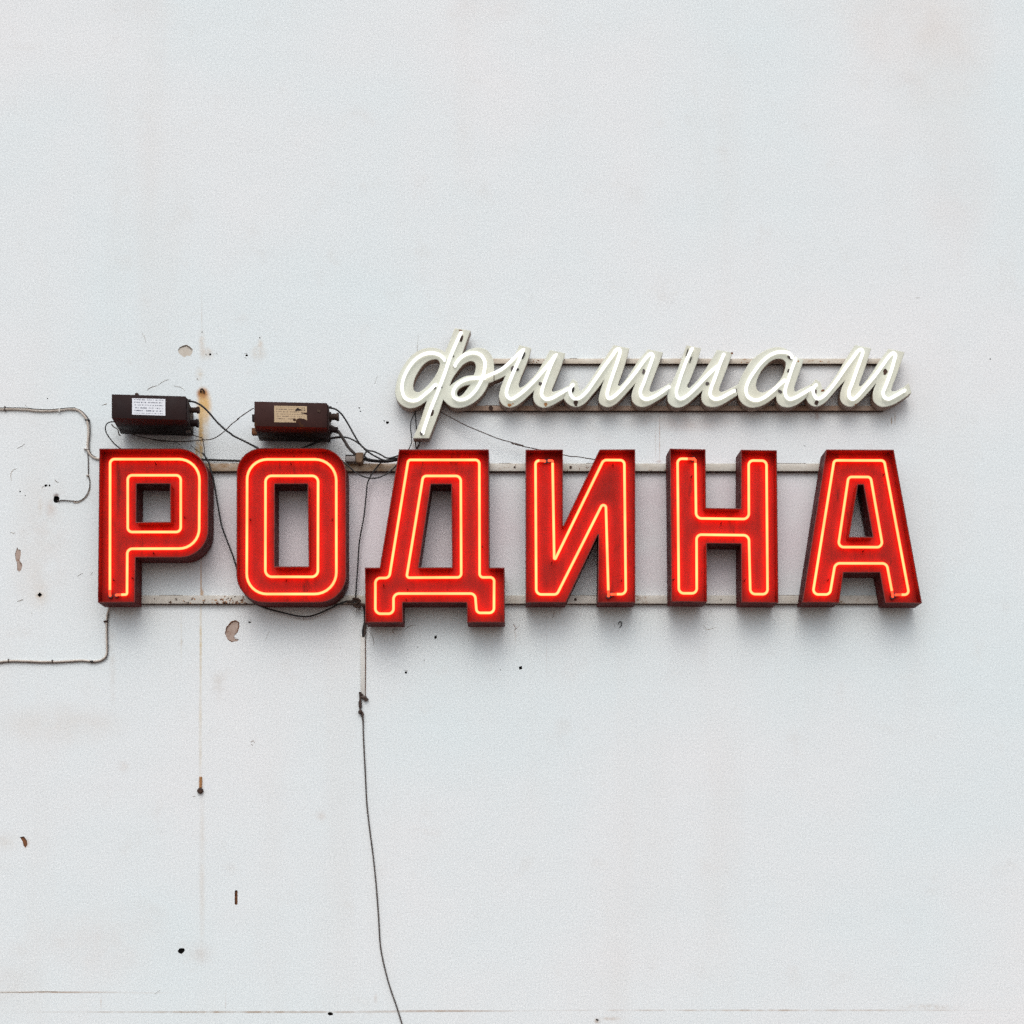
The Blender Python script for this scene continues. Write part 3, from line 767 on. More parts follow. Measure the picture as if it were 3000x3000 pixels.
script_letter('white script letter like a joined u, directly left of the a', 1980, 4.83,
    [(149, 248, C), (360, 290, C), (318, 435), (255, 610), (185, 780), (160, 828), (182, 853), (245, 805), (350, 690), (440, 555), (520, 425), (582, 312, C), (808, 352, C), (775, 430), (720, 585), (660, 740), (620, 850), (617, 890), (638, 908),
     (700, 893), (790, 850), (888, 795, C), (866, 960, C), (760, 1028), (650, 1092), (545, 1125), (455, 1118), (400, 1085), (366, 1030), (362, 960), (382, 885, C), (270, 990), (170, 1075), (75, 1125), (-5, 1130), (-65, 1105), (-110, 1050), (-118, 980), (-103, 900), (-60, 780), (15, 620), (85, 430)],
    [],
    [[(232, 292), (170, 420), (100, 600), (40, 780), (8, 900), (25, 985), (75, 1005), (160, 960), (290, 840), (400, 720), (520, 600), (600, 535)],
     [(682, 372), (620, 520), (550, 720), (495, 870), (490, 960), (540, 1005), (620, 1000), (720, 950), (832, 888)]],
    spots=[(160, 350, 7, 60, 18, 'hole'), (205, 460, 8, 50, 20, 'hole'), (445, 795, 34, 25, 0, 'glass_dark'), (852, 885, 16, 26, 0, 'glass_dark'), (795, 360, 17, 14, 10, 'rust')])
script_letter('white script letter shaped like an a with one slanting oval opening', 1980, 4.83,
    [(1250, 330), (1350, 288), (1460, 275), (1540, 293), (1615, 338), (1690, 415, C), (1808, 455, C), (1775, 560), (1730, 690), (1682, 830), (1676, 885), (1692, 905), (1750, 878), (1838, 836), (1923, 792, C), (1845, 990, C), (1760, 1060), (1660, 1115), (1570, 1130),
     (1490, 1110), (1435, 1055), (1418, 968, C), (1330, 1040), (1230, 1100), (1130, 1130), (1050, 1130), (960, 1090), (900, 1020), (874, 930), (878, 840), (902, 750), (960, 630), (1040, 500), (1140, 400)],
    [[(1440, 440), (1520, 455), (1555, 500), (1545, 580), (1510, 680), (1440, 780), (1340, 870), (1220, 917), (1160, 890), (1135, 830), (1150, 740), (1200, 630), (1280, 530), (1360, 465)]],
    [[(1648, 412), (1612, 368), (1550, 345), (1450, 345), (1340, 385), (1220, 480), (1110, 620), (1030, 750), (995, 860), (1010, 960), (1070, 1010), (1150, 1025), (1250, 985), (1350, 910), (1450, 820), (1540, 740)],
     [(1697, 438), (1650, 560), (1590, 740), (1548, 880), (1560, 970), (1610, 1010), (1690, 990), (1800, 930), (1928, 850)]],
    spots=[(1615, 425, 48, 20, 38, 'glass_dark'), (1475, 905, 40, 22, 35, 'glass_dark'), (1592, 610, 18, 30, 20, 'glass_dark'), (1735, 475, 10, 13, 0, 'rust_orange')])
script_letter('white script letter like a joined m ending in an upturned tail, far right', 2330, 4.83,
    [(157, 994, C), (237, 796), (295, 725, C), (358, 768, C), (388, 850), (410, 885), (450, 845), (560, 700), (660, 540), (750, 390), (848, 243, C), (1078, 293, C), (1035, 430), (980, 600), (920, 760), (905, 815), (922, 830), (980, 780), (1080, 650), (1190, 475), (1318, 300, C),
     (1548, 350, C), (1500, 490), (1430, 690), (1372, 840), (1360, 890), (1395, 905), (1500, 862), (1605, 785, C), (1645, 925, C), (1540, 1000), (1430, 1070), (1320, 1115), (1220, 1122), (1150, 1090), (1105, 1030), (1098, 960), (1110, 880), (1148, 785, C), (1060, 890), (960, 1000), (870, 1080),
     (790, 1120), (730, 1110), (670, 1070), (640, 1010), (640, 930), (665, 840), (708, 745, C), (600, 860), (500, 980), (410, 1070), (320, 1112), (250, 1105), (190, 1060)],
    [],
    [[(303, 802), (262, 862), (268, 935), (312, 998), (372, 988), (460, 910), (580, 760), (720, 560), (840, 400), (900, 320), (940, 308), (958, 340), (930, 440), (880, 580), (810, 780), (765, 900), (770, 980), (820, 1010), (890, 960), (1000, 830), (1120, 690), (1240, 530), (1340, 395), (1385, 362), (1418, 385), (1400, 470), (1350, 640), (1280, 830), (1245, 920), (1265, 985), (1320, 1010), (1400, 975), (1553, 886)]],
    twist=-1.0, spots=[(308, 1055, 30, 42, 15, 'rust_dark'), (1278, 625, 30, 42, 10, 'rust_dark'), (395, 888, 28, 14, -15, 'rust'), (296, 900, 13, 36, 0, 'rust_dark'), (855, 1085, 12, 10, 0, 'rust')])

# ---------------------------------------------------------------- mounting rails
def rail(label, x0, x1, y0, y1, mat, dep=.026, brackets=(), lip=.0015):
    a, b = W(x0, y1, dep), W(x1, y0, dep)
    mb = MB()
    box(mb, a.x, b.x, -dep, -.0, a.z, b.z, 0, .0025)
    o = mb.build('mounting_rail', M[mat], origin=((a.x + b.x) / 2, 0, a.z))
    tag(o, label, 'rail', 'mounting rails behind the signs')
    mb = MB()
    box(mb, a.x + .003, b.x - .003, -dep + .0015, -.0005, a.z - lip, a.z - .0004)
    mb.build('underside_shade', M['rust_dark'], o)  # dark strip put under the rail for its dark underside and shadow line
    mb = MB()
    rnd = random.Random(int(y0))
    x = a.x + .01
    while x < b.x - .05:                                 # grimy seam along the top edge, broken up
        L = rnd.uniform(.03, .22)
        if rnd.random() < (.5 if y0 > 1700 else .22):
            box(mb, x, min(x + L, b.x - .01), -dep + .0005, -dep + .012, b.z - .0004, b.z + .0016)
        x += L + rnd.uniform(.0, .06)
    if mb.v:
        tag(mb.build('grime_seam', M['rust_dark'], o), kind='stuff')
    for (x, r) in brackets:
        mb = MB()
        w = W(x, (y0 + y1) / 2, dep)
        tube(mb, [(w.x, -dep + .001, w.z), (w.x, -dep - .004, w.z)], r * PX, seg=10)
        mb.build('bolt', M['rust_dark'], o)
    return o
rail('cream stained rail behind the tops of the big red letters', 560, 2425, 1357.5, 1380, 'rail_top', lip=.0035, brackets=[(1672, 4), (1965, 3), (1508, 3)])
rail('pale rail with peeling rust behind the feet of the big red letters', 400, 2640, 1744, 1768.5, 'rail_pale', brackets=[(2112, 1.6), (1686, 4), (1430, 4)])
rail('thin cream rail behind the upper half of the white script', 1400, 2600, 1050, 1065.5, 'rail_cream')
rail('thin rusty rail behind the feet of the white script', 1330, 2590, 1188, 1203, 'rail_rusty', brackets=[(1438, 6.5)])
# peeling flakes on the pale rail between the first two letters
def flakes(parent, x0, x1, y0, y1, n, seed, mats, dep=.026, smax=3.2):
    rnd = random.Random(seed)
    for k in range(n):
        x = x0 + (x1 - x0) * rnd.random(); y = y0 + (y1 - y0) * (1 - rnd.random() ** 2)
        L = to2(noisy_loop(x, y, rnd.uniform(1.0, smax), rnd.uniform(.8, 2.2), 8, .35, seed * 100 + k, rnd.uniform(0, 180)), dep)
        mb = MB()
        strip(mb, L, -dep + .001, L, -dep - .0012)
        cap(mb, [L], -dep - .0012)
        mb.build('rust_flake', M[mats[k % len(mats)]], parent)
rails = [o for o in col.objects if o.name.startswith('mounting_rail')]
flakes(rails[1], 535, 715, 1747, 1767, 40, 5, ['rust', 'rust_dark', 'rust_orange'])
flakes(rails[1], 630, 725, 1755, 1768, 26, 15, ['rust', 'rust_orange', 'rust'], smax=5)
flakes(rails[1], 420, 540, 1748, 1766, 8, 6, ['rust_dark', 'rust'])
flakes(rails[0], 1480, 1960, 1360, 1378, 16, 8, ['rust', 'rust_orange'], smax=2.6)
flakes(rails[2], 1548, 1600, 1053, 1063, 8, 9, ['rust', 'rust_orange'])
flakes(rails[2], 1700, 2560, 1052, 1064, 14, 10, ['rust', 'rust_orange'], smax=2.4)

# ---------------------------------------------------------------- transformers
def transformer(label, fx0, fx1, fy0, fy1, depth, mat, twist, group='sign transformers on the wall'):
    a, b = W(fx0, fy1, depth), W(fx1, fy0, depth)
    loc = Vector(((a.x + b.x) / 2, 0, a.z))
    t = thing('transformer', loc, label, 'transformer', group)
    mb = MB()
    lip = .006
    box(mb, a.x, b.x, -depth, -.02, a.z, b.z, 0, .004)
    turn(mb, loc.x, -depth, twist)
    mb.build('housing', M[mat], t)
    mb = MB()
    box(mb, a.x + .02, b.x - .02, -.0215, -.0, a.z + .012, b.z - .012, 0, .003)
    turn(mb, loc.x, -depth, twist)
    mb.build('mounting_plate', M['box_dark'], t)
    mb = MB()   # folded end cap with its seam
    box(mb, b.x + .0005, b.x + .006, -depth + .012, -.03, a.z + .004, b.z - .006, 0, .002)
    turn(mb, loc.x, -depth, twist)
    mb.build('end_cap', M[mat], t)
    return t, a, b, loc

def label_material(name, base, ink, rows, w, h, x0, z0, wear=None):
    m, nt, bs = nodes_of(name)
    p = pos(nt)
    u = vmul(nt, p, (1 / w, 0, 1 / h), (-x0 / w, 0, -z0 / h))
    sep = nt.nodes.new('ShaderNodeSeparateXYZ')
    nt.links.new(u, sep.inputs[0])
    zr = mathn(nt, 'MULTIPLY', sep.outputs['Z'], rows)
    fr = mathn(nt, 'FRACT', zr, 0)
    line = mathn(nt, 'MULTIPLY', maprange(nt, fr, .25, .32), maprange(nt, fr, .68, .75, 1, 0))
    rown = mathn(nt, 'FLOOR', zr, 0)
    cb = nt.nodes.new('ShaderNodeCombineXYZ')
    nt.links.new(mathn(nt, 'MULTIPLY', sep.outputs['X'], 26), cb.inputs[0])
    nt.links.new(mathn(nt, 'MULTIPLY', rown, 3.7), cb.inputs[2])
    words = maprange(nt, tex_noise(nt, cb.outputs[0], 1.0, 3, .7), .46, .54)
    inx = mathn(nt, 'MULTIPLY', maprange(nt, sep.outputs['X'], .05, .07), maprange(nt, sep.outputs['X'], .93, .95, 1, 0))
    iny = mathn(nt, 'MULTIPLY', maprange(nt, sep.outputs['Z'], .06, .08), maprange(nt, sep.outputs['Z'], .92, .94, 1, 0))
    f = mathn(nt, 'MULTIPLY', mathn(nt, 'MULTIPLY', line, words), mathn(nt, 'MULTIPLY', inx, iny))
    c = mixrgb(nt, mathn(nt, 'MULTIPLY', f, .95), base, ink)
    if wear:
        c = mixrgb(nt, maprange(nt, tex_noise(nt, p, 40, 6, .7), .45, .7, 0, .7), c, wear)
    nt.links.new(c, bs.inputs['Base Color'])
    bs.inputs['Roughness'].default_value = .5
    return m

def plate(name, t, px_pts, depth, mat, twist, loc, th=.0012, lift=.0):
    L = to2(px_pts, depth)
    mb = MB()
    strip(mb, L, -depth - lift, L, -depth - lift - th)
    cap(mb, [L], -depth - lift - th)
    turn(mb, loc.x, -depth, twist)
    return mb.build(name, mat, t)

D1, T1 = .320, 5.0
z6 = Z(300, 1120, 4.83)
t1, a1, b1, l1 = transformer('dark brown transformer box with a clean white label, above the leftmost red letter', 329, 543, 1157.5, 1228, D1, 'box_dark', T1)
lw = W(388, 1216, D1); lw2 = W(483.5, 1167.5, D1)
plate('paper_label', t1, [(388, 1168), (483.5, 1168), (483.5, 1216.5), (388, 1216)], D1, label_material('white_printed_label', (.74, .77, .82), (.05, .06, .10), 6, lw2.x - lw.x, lw2.z - lw.z, lw.x, lw.z), T1, l1)
def lug(t, name, x, y, dep, length, r, mat, flange=True, vertical=False):
    w = W(x, y, dep)
    mb = MB()
    tube(mb, [w, w + Vector((length * .25, 0, 0)), w + Vector((length * .26, 0, 0)), w + Vector((length, 0, 0))], lambda q: r * (1.25 if q < .4 else .85), seg=12)
    if flange:
        e = w + Vector((length, 0, 0))
        tube(mb, [e - Vector((length * .12, 0, 0)), e + Vector((length * .12, 0, 0))], r * 1.08, seg=12)
    return mb.build(name, M[mat], t)
lug(t1, 'insulator', 550, 1201.5, .15, .060, .0185, 'rust_dark')
lug(t1, 'insulator', 552, 1240, .13, .052, .0225, 'box_dark')
lug(t1, 'insulator', 546, 1262, .10, .022, .012, 'steel', False)
lug(t1, 'cable_gland', 541, 1174, .20, .034, .011, 'black_rubber', False)
mb = MB()
w = W(399, 1154, .02)
bm = bmesh.new(); bmesh.ops.create_uvsphere(bm, u_segments=12, v_segments=8, radius=.0115)
bm.verts.index_update()
mb.add([tuple(Vector((v.co.x, v.co.y * .8, v.co.z)) + Vector((w.x, -.006, w.z))) for v in bm.verts], [[v.index for v in f.verts] for f in bm.faces]); bm.free()
tag(mb.build('anchor_bolt', M['rust_dark'], origin=(w.x, 0, w.z)), 'small dark bolt head just above the white labelled transformer box', 'bolt')

D2, T2 = .300, 4.0
z7 = Z(680, 1120, 3.864)
t2, a2, b2, l2 = transformer('rusty brown transformer box with a torn yellowed label, above the rounded O letter', 746, 958, 1178, 1251, D2, 'box_rusty', T2)
lp = z7([(478, 270), (845, 268), (846, 338), (800, 342), (768, 346), (812, 356), (845, 368), (848, 427), (812, 410), (765, 404), (735, 414), (722, 430), (724, 453), (600, 455), (480, 456)])
q0, q1 = W(803.7, 1238, D2), W(899, 1189.5, D2)
plate('paper_label', t2, lp, D2, label_material('yellowed_printed_label', (.50, .37, .22), (.12, .07, .04), 7, q1.x - q0.x, q1.z - q0.z, q0.x, q0.z, (.36, .25, .14)), T2, l2)
tear = plate('label_tear', t2, z7([(712, 326), (720, 305), (745, 285), (760, 300), (778, 303), (790, 318)]), D2, M['box_dark'], T2, l2, .0006, .0013)
for (x, y, r) in ((790, 289, 6), (816, 289, 6), (800, 318, 5), (822, 318, 5)):
    plate('label_tear', t2, z7(noisy_loop(x, y, r, r, 8, .2, x)), D2, M['box_dark'], T2, l2, .0006, .0013)
plate('label_scrap', t2, z7(noisy_loop(706, 428, 20, 16, 9, .35, 4)), D2, M['box_rusty'], T2, l2, .0006, .0013)
plate('rivet', t2, z7(noisy_loop(980, 318, 20, 18, 12, .1, 4)), D2, M['rust_dark'], T2, l2, .003, .0)
lug(t2, 'insulator', 964, 1221.5, .15, .050, .0225, 'rust_dark')
lug(t2, 'insulator', 966, 1260.5, .13, .042, .018, 'box_dark')
lug(t2, 'insulator', 966, 1293.5, .03, .004, .006, 'box_dark', False)
lug(t2, 'cable_gland', 957, 1193.5, .20, .028, .0085, 'black_rubber', False)
for (x0, y0, x1, y1, dp, mt) in ((738, 1213, 749, 1234, .20, 'box_dark'), (737, 1253, 757, 1273, .12, 'rust')):
    mb = MB()
    p, q = W(x0, y1, dp), W(x1, y0, dp)
    box(mb, p.x, q.x, -dp, -dp + .03, p.z, q.z, 0, .004)
    mb.build('mounting_lug', M[mt], t2)

# rusty hook above the run of rust
mb = MB()
w = W(592, 1146)
tube(mb, [(w.x - .008, 0, w.z - .004), (w.x - .004, -.012, w.z + .004), (w.x + .004, -.016, w.z + .010), (w.x + .010, -.010, w.z + .002), (w.x + .014, -.003, w.z - .012)], .005, seg=8)
tag(mb.build('rusty_hook', M['rust_dark'], origin=(w.x, 0, w.z)), 'small rusted hook at the top of the orange stain beside the white labelled box', 'hook')
# rusty nail stub
mb = MB()
w = W(587.5, 2317)
tube(mb, [(w.x, 0, w.z), (w.x, -.014, w.z), (w.x, -.019, w.z)], lambda q: .0175 if q < .8 else .012, seg=14)
nail = mb.build('wall_bolt', M['rust_dark'], origin=(w.x, 0, w.z))
tag(nail, 'dark round bolt head under a short rusty pin low on the wall', 'bolt')
mb = MB()
p, q = W(588.5, 2276), W(588, 2308)
tube(mb, [(p.x, -.004, p.z), (q.x, -.006, q.z)], .008, seg=8)
mb.build('pin', M['rust_orange'], nail)
# curled wire under the reversed N
mb = MB()
q = catmull(Z(1480, 1280, 3.22)([(1068, 1768), (1075, 1748), (1090, 1742), (1098, 1762), (1092, 1785), (1078, 1800)]), False, 5)
tube(mb, [W(p.x, p.y, .006 + .004 * math.sin(i * .2)) for i, p in enumerate(q)], .0025, seg=6)
tag(mb.build('wire_hook', M['black_rubber']), 'tiny curled black wire hook on the wall under the reversed N', 'hook')

# ---------------------------------------------------------------- cables
def cable(label, pts, r, mat, d0=.02, d1=None, name='cable', clips=(), cat='cable', n=6, wob=0):
    d1 = d0 if d1 is None else d1
    q = catmull(pts, False, n)
    N = len(q)
    path = []
    for i, p in enumerate(q):
        f = i / (N - 1)
        if callable(d0):
            d = d0(f)
        else:
            d = d0 + (d1 - d0) * f
        path.append(W(p.x, p.y + (wob * mnoise.noise((i * .35, 0, 3.1)) if wob else 0), d))
    mb = MB()
    tube(mb, path, r, False, 8)
    o = mb.build(name, M[mat], origin=path[0])
    tag(o, label, cat)
    for (x, y, w_, h_, cm) in clips:
        mb = MB()
        c = W(x, y)
        box(mb, c.x - w_ * PX / 2, c.x + w_ * PX / 2, -(max(d0 if not callable(d0) else .01, .008) + r + .003), 0, c.z - h_ * PX / 2, c.z + h_ * PX / 2, 0, .0015)
        mb.build('clip', M[cm], o)
    return o
sag = lambda a, m, b: (lambda f: (a + (b - a) * f) + (m) * math.sin(math.pi * f))
# left run
cable('cream cable from the left edge bending down to the top of the P',
      zq0([(-40, 284), (180, 284), (340, 288), (560, 306), (700, 306), (870, 293), (1050, 282), (1130, 315), (1190, 375), (1228, 440), (1246, 530), (1250, 640), (1240, 760), (1240, 850), (1268, 912), (1310, 957), (1360, 980), (1440, 984)]), .0065, 'cream_cable', .008,
      clips=[(16, 1199, 3, 14, 'brown_rubber'), (176, 1203.5, 3.5, 12, 'white_wire'), (257, 1232, 14, 3, 'black_rubber'), (254, 1316.5, 14, 3, 'white_wire')], wob=1.2)
cable('thin black wire along the top of the upper left cream cable', zq0([(-40, 266), (180, 266), (340, 268), (560, 287), (700, 290), (870, 276), (1060, 262)]), .0030, 'black_rubber', .012, wob=.8)
cable('thin brown wire following the bend of the upper left cream cable', zq0([(1060, 266), (1150, 308), (1222, 380), (1266, 450), (1274, 560), (1278, 620), (1264, 720), (1262, 850), (1282, 905), (1320, 945), (1360, 962)]), .0026, 'brown_rubber', .011)
cable('thin dark wire dropping beside the P into the round hole', zq0([(1238, 870), (1248, 1000), (1250, 1140), (1252, 1225), (1270, 1310), (1264, 1400), (1235, 1480), (1185, 1545), (1110, 1585), (1000, 1580), (862, 1574), (835, 1588), (812, 1580)]), .0030, 'brown_rubber', .006,
      clips=[(258, 1394, 8, 3, 'cream_cable')])
cable('pale cable on the wall paired with the dark wire to the round hole', zq0([(1258, 1240), (1272, 1330), (1262, 1430), (1225, 1510), (1160, 1570), (1100, 1598), (1040, 1600)]), .0034, 'cream_cable', .004)
cable('cream cable under the P running down and away to the left edge', zq1([(1262, 670), (1232, 715), (1212, 780), (1207, 860), (1206, 1000), (1208, 1120), (1208, 1200), (1190, 1255), (1130, 1294), (1050, 1303), (950, 1294), (800, 1298), (600, 1308), (350, 1303), (100, 1299), (-40, 1314)]), .0058, 'cream_cable', .008,
      clips=[(311, 1821.5, 11, 5, 'rust_dark'), (270.5, 1938.5, 10, 4.5, 'black_rubber'), (155, 1938.5, 3.5, 9, 'rust_dark'), (26.5, 1936.5, 3, 10, 'rust_dark')], wob=.8)
cable('thin brown strip drawn as the dark shadow under the cream cable below the P', zq1([(1226, 760), (1217, 860), (1216, 1000), (1219, 1200), (1200, 1262), (1140, 1304), (1050, 1316), (950, 1304), (800, 1310), (600, 1320), (350, 1316), (100, 1310), (-40, 1326)]), .0024, 'brown_rubber', .011, wob=.8)  # shadow under the cream cable, added as a thin dark strip
# from the white-labelled box
cable('thin black wire looping from the left end of the white labelled box', z6([(160, 560), (120, 560), (68, 582), (42, 640), (58, 718), (120, 812), (190, 890), (275, 950)]), .0036, 'black_rubber', .14, .09)
cable('short pale wire twisting at the lower left corner of the white labelled box', z6([(130, 595), (165, 635), (205, 655), (225, 690), (238, 745), (262, 752)]), .0034, 'grey_rubber', .05)
cable('thick black cable curving from the white labelled box down to the rounded O', z6([(1195, 268), (1290, 276), (1400, 330), (1500, 420), (1620, 560), (1740, 672), (1830, 738), (1932, 792)])[:-1] + z7([(0, 597), (150, 672), (330, 768)]), .0056, 'black_rubber', .20, .08)
cable('thin brown wire from the torn label box sagging under the white labelled box', z7([(246, 292), (150, 352), (60, 418)]) + z6([(1932, 512), (1830, 592), (1740, 680), (1650, 752), (1560, 800), (1430, 816), (1300, 828), (1100, 840), (950, 834), (800, 828), (650, 794), (500, 762), (430, 735)]), .0030, 'brown_rubber', .17, .05)
cable('frayed brown wire hanging just under the white labelled box', z6([(640, 795), (800, 815), (950, 830), (1040, 850), (1105, 886)]), .0018, 'brown_rubber', .05, .03)
cable('thin wire from the lower right corner of the white labelled box', z6([(1225, 735), (1270, 742), (1340, 768), (1415, 792), (1425, 830), (1440, 920), (1448, 1015), (1470, 1085)]), .0024, 'brown_rubber', .08, .05)
cable('hair thin brown wire curling over the shoulder of the first letter', z6([(1255, 895), (1310, 945), (1370, 985), (1425, 1015)]), .0016, 'rust' if False else 'brown_rubber', .04)
zP = Z(250, 1280, 3.22)
cable('black wire hanging slack between the first letter and the rounded O', zP([(1105, 150), (1130, 185), (1158, 230), (1180, 300), (1208, 400), (1222, 480), (1250, 640), (1288, 840), (1345, 1000), (1395, 1130), (1440, 1280)]), .0050, 'black_rubber', .065, .05)
cable('black cable lying on the cream rail between the first letter and the rounded O', zP([(1060, 212), (1200, 218), (1320, 222), (1520, 228)]), .0065, 'black_rubber', .020)
# from the torn-label box
cable('black wire arching from the top right corner of the torn label box', z7([(1075, 288), (1160, 300), (1230, 350), (1300, 450), (1380, 592), (1440, 690), (1520, 772), (1610, 832), (1740, 886), (1900, 868)]), .0050, 'black_rubber', .19, .07)
cable('thick grey cable from the torn label box into the brown connector', z7([(1085, 490), (1160, 520), (1220, 580), (1270, 660), (1320, 740), (1385, 805), (1425, 835)]), .0090, 'grey_rubber', .14, .055)
cable('thin black wire in a high loop from behind the top of the O', z7([(780, 752), (900, 700), (1000, 660), (1120, 630), (1240, 618), (1330, 634), (1430, 690), (1530, 768), (1600, 782), (1680, 818), (1760, 858), (1900, 826)]), .0046, 'black_rubber', .06, .085)
cable('thin grey wire beside the high loop under the torn label box', z7([(800, 746), (910, 706), (1010, 670), (1120, 642), (1230, 630), (1262, 640)]), .0026, 'grey_rubber', .05, .06)
cable('thick black cable from the brown connector to the third letter', z7([(1470, 862), (1540, 880), (1640, 892), (1750, 894), (1830, 882), (1910, 868)]), .0098, 'black_rubber', .052, .07)
cable('black wire curling up beside the brown connector', z7([(1545, 770), (1512, 795), (1500, 832), (1530, 862), (1600, 878), (1700, 886), (1800, 872), (1905, 850)]), .0048, 'black_rubber', .065, .08)
cable('black wire in a low slack loop right of the O', z7([(1235, 880), (1290, 925), (1350, 980), (1430, 1040), (1530, 1080), (1640, 1082), (1740, 1042), (1820, 982), (1890, 900)]), .0042, 'black_rubber', .06, .065)
zO = Z(650, 1280, 3.22)
cable('thin black wire dropping from upper to lower rail right of the O', zO([(1510, 232), (1470, 275), (1425, 335), (1385, 405), (1372, 450), (1362, 540), (1340, 750), (1312, 900), (1300, 975), (1290, 1080), (1280, 1250), (1268, 1420), (1260, 1545)]), .0042, 'black_rubber', .040, .034)
cable('upper white wire between the rounded O and the grey connector block', z7([(1185, 852), (1240, 854), (1295, 856)]), .0030, 'white_wire', .06)
cable('lower white wire between the rounded O and the grey connector block', z7([(1195, 872), (1240, 876), (1295, 880)]), .0030, 'white_wire', .06)
con = thing('connector', W(1045, 1350, .05), 'brown connector with a grey metal block on the rail right of the O', 'connector')
p, q = W(1011, 1352, .07), W(1041.5, 1334, .07)
mb = MB(); box(mb, p.x, q.x, -.07, -.026, p.z, q.z, 0, .004); mb.build('terminal_block', M['steel'], con)
p, q = W(1011.5, 1334, .078), W(1038, 1331.5, .078)
mb = MB(); box(mb, p.x, q.x, -.074, -.05, p.z, q.z, 0, .001); mb.build('block_cover', M['black_rubber'], con)
L = to2(fillet(z7([(1395, 800, 14), (1440, 790, 14), (1485, 795, 14), (1480, 865, 14), (1468, 905, 14), (1400, 900, 14)]), True), .085)
L = to2(z7([(1397, 802), (1410, 793), (1470, 790), (1485, 798), (1482, 862), (1470, 898), (1455, 912), (1412, 905), (1398, 895)]), .085)
mb = MB(); strip(mb, L, -.027, L, -.080); I = offset(orient(L, True), .004); L = orient(L, True); strip(mb, L, -.080, I, -.085); cap(mb, [I], -.085)
M['plug'] = paint('brown_plug_rubber', (.20, .125, .075), (.14, .09, .055), .6, 20, spec=.2)
mb.build('plug_body', M['plug'], con)
# script word feed
z1 = Z(1120, 920, 3.864)
cable('thin black wire bowed out left of the foot of the script stem', z1([(385, 1090), (360, 1140), (328, 1205), (320, 1290), (332, 1400), (330, 1460), (295, 1540)]), .0030, 'black_rubber', .04)
cable('second black wire hidden close behind the script stem', z1([(372, 1100), (378, 1180), (386, 1290), (390, 1400), (372, 1470), (392, 1540)]), .0034, 'black_rubber', .035)
cable('pale twisted wire end under the foot of the script stem', z1([(345, 1440), (352, 1490), (368, 1510), (384, 1480), (382, 1440)]), .0030, 'white_wire', .035)
cable('dark tangle of wire between the script stem foot and the third letter', z1([(400, 1430), (425, 1460), (405, 1500), (390, 1520), (415, 1545)]), .0048, 'clump', .03)
zI = Z(1480, 1280, 3.22)
cable('long thin brown wire sloping from the script stem down to the reversed N', z1([(650, 1105), (700, 1130), (800, 1184), (950, 1262), (1150, 1346), (1300, 1406), (1450, 1450), (1600, 1490)]) + zI([(60, 62), (150, 85), (280, 112), (420, 142), (550, 170), (620, 184), (690, 188), (760, 200), (850, 214)]), .0030, 'brown_rubber', .05, .058)
# below the word
cable('black wire sagging under the rounded O to a knot on the lower rail', zq5([(520, 40), (560, 85), (610, 122), (690, 154), (800, 182), (900, 205), (975, 208), (1040, 190), (1130, 150), (1200, 116), (1265, 98), (1305, 112)]), .0050, 'black_rubber', .036, .038)
kn = thing('wire_knot', W(1045, 1778, .026), 'dark taped knot of wires on the lower rail left of the third letter', 'wire knot')
for k, (pp, rr) in enumerate([(zq2([(560, 62), (640, 58), (700, 40), (730, 60), (715, 110), (735, 150)]), .0085), (zq2([(640, 20), (700, 18), (745, 50), (700, 90), (660, 110), (700, 135), (760, 135)]), .0062), (zq2([(740, 95), (790, 110), (830, 112)]), .0090)]):
    mb = MB(); tube(mb, [W(p.x, p.y, .038 + .008 * k) for p in catmull(pp, False, 5)], rr, seg=8); mb.build('wire_turn', M['clump' if k != 1 else 'rust_dark'], kn)
cable('black wires passing beside the left square foot into the white conduit', zq2([(800, 100), (812, 200), (815, 300), (812, 370), (796, 430), (790, 480), (792, 560)]), .0068, 'black_rubber', .03, .014)
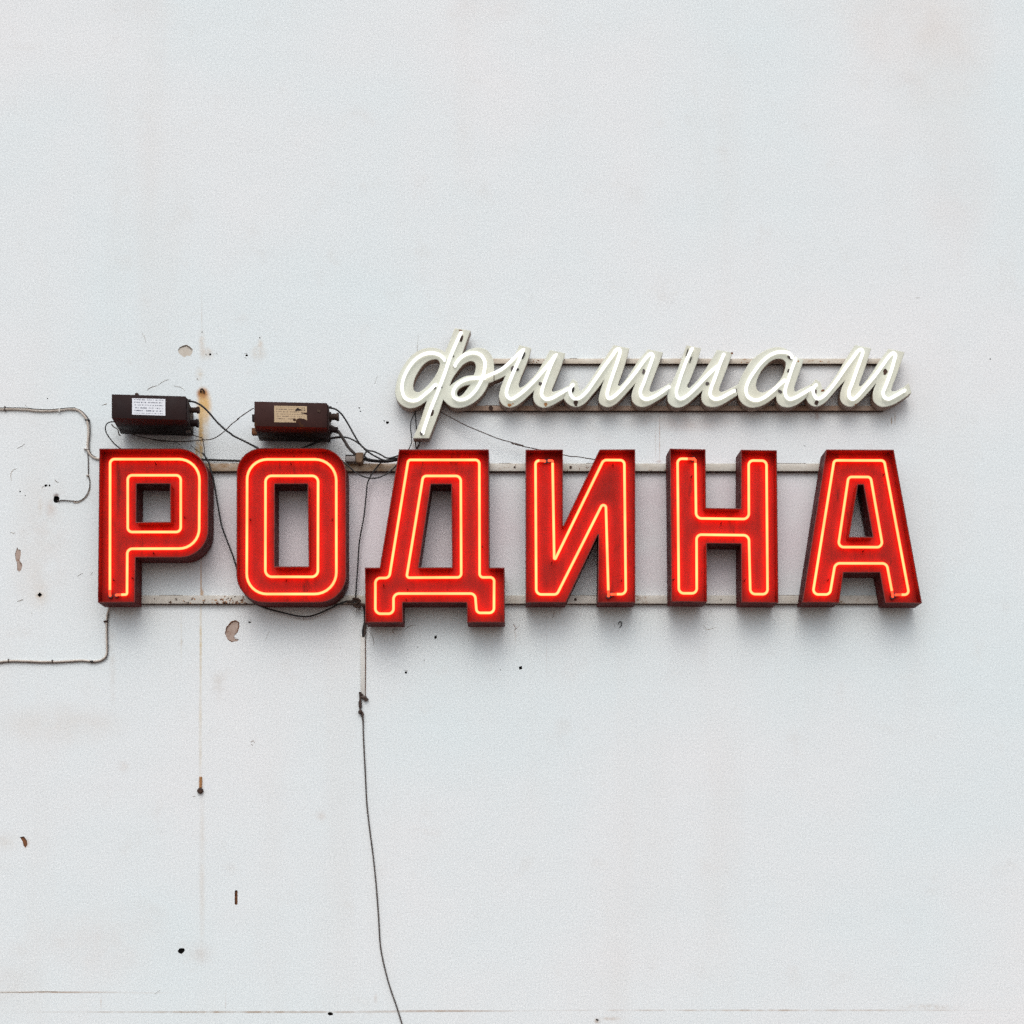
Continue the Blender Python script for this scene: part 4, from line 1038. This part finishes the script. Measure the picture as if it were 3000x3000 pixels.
cable('second black wire pressed against the foot of the third letter above the conduit', zq2([(822, 280), (822, 370), (815, 450), (810, 550)]), .0056, 'brown_rubber', .03, .014)
mb = MB()
p, q = W(1057, 2039), W(1070, 1862.5)
box(mb, p.x, q.x, -.016, 0, p.z, q.z, 0, .003)
cond = mb.build('conduit', M['conduit'] if 'conduit' in M else paint('white_conduit_plastic', (.66, .66, .63), (.58, .57, .53), .5, 10, (.4, .3, .2), .72, 12), origin=(p.x, 0, p.z))
tag(cond, 'short white vertical conduit on the wall below the third red letter', 'conduit')
mb = MB()
tube(mb, [W(1070.8, 1868, .003), W(1071, 1960, .003), W(1070.5, 2042, .003)], .0022, seg=6)
mb.build('edge_stain', M['rust'], cond)
low = cable('long thin dark cable running down the wall from the conduit to the bottom edge', [(1055, 2034), (1055.5, 2060), (1056, 2082), (1062, 2104), (1064, 2125), (1064.5, 2150)] + Z(900, 2100, 2.146)([(353, 110), (357, 200), (364, 330), (371, 480), (376, 560), (395, 725), (414, 870), (430, 1020), (440, 1140), (450, 1280), (458, 1420), (468, 1490), (490, 1590), (520, 1700), (555, 1800), (575, 1862), (600, 1945), (625, 2030)]), lambda f: .0054 if f < .12 else .0043, 'grey_rubber', .007)
tp = thing('taped_joint', W(1064, 2056), 'lump of dark tape at the lower end of the white conduit', 'taped joint')
for (pp, r0, mt) in ((zq2([(752, 1345), (750, 1390), (752, 1440), (748, 1480), (755, 1560)]), .009, 'clump'), (zq2([(755, 1410), (800, 1415), (835, 1432), (862, 1450)]), .0125, 'brown_rubber'), (zq2([(760, 1370), (790, 1390), (815, 1430), (835, 1465)]), .008, 'clump'), (zq2([(745, 1590), (755, 1630), (775, 1655)]), .0125, 'clump'), (zq2([(762, 1600), (785, 1640), (790, 1700), (800, 1760)]), .006, 'brown_rubber')):
    mb = MB(); q = catmull(pp, False, 4)
    tube(mb, [W(p.x, p.y, .012) + Vector((0, -.004 * mnoise.noise((i * .9, 1, 0)), 0)) for i, p in enumerate(q)], lambda t, r0=r0: r0 * (.75 + .35 * math.sin(7 * t + r0 * 900)), seg=8)
    mb.build('tape_wrap', M[mt], tp)
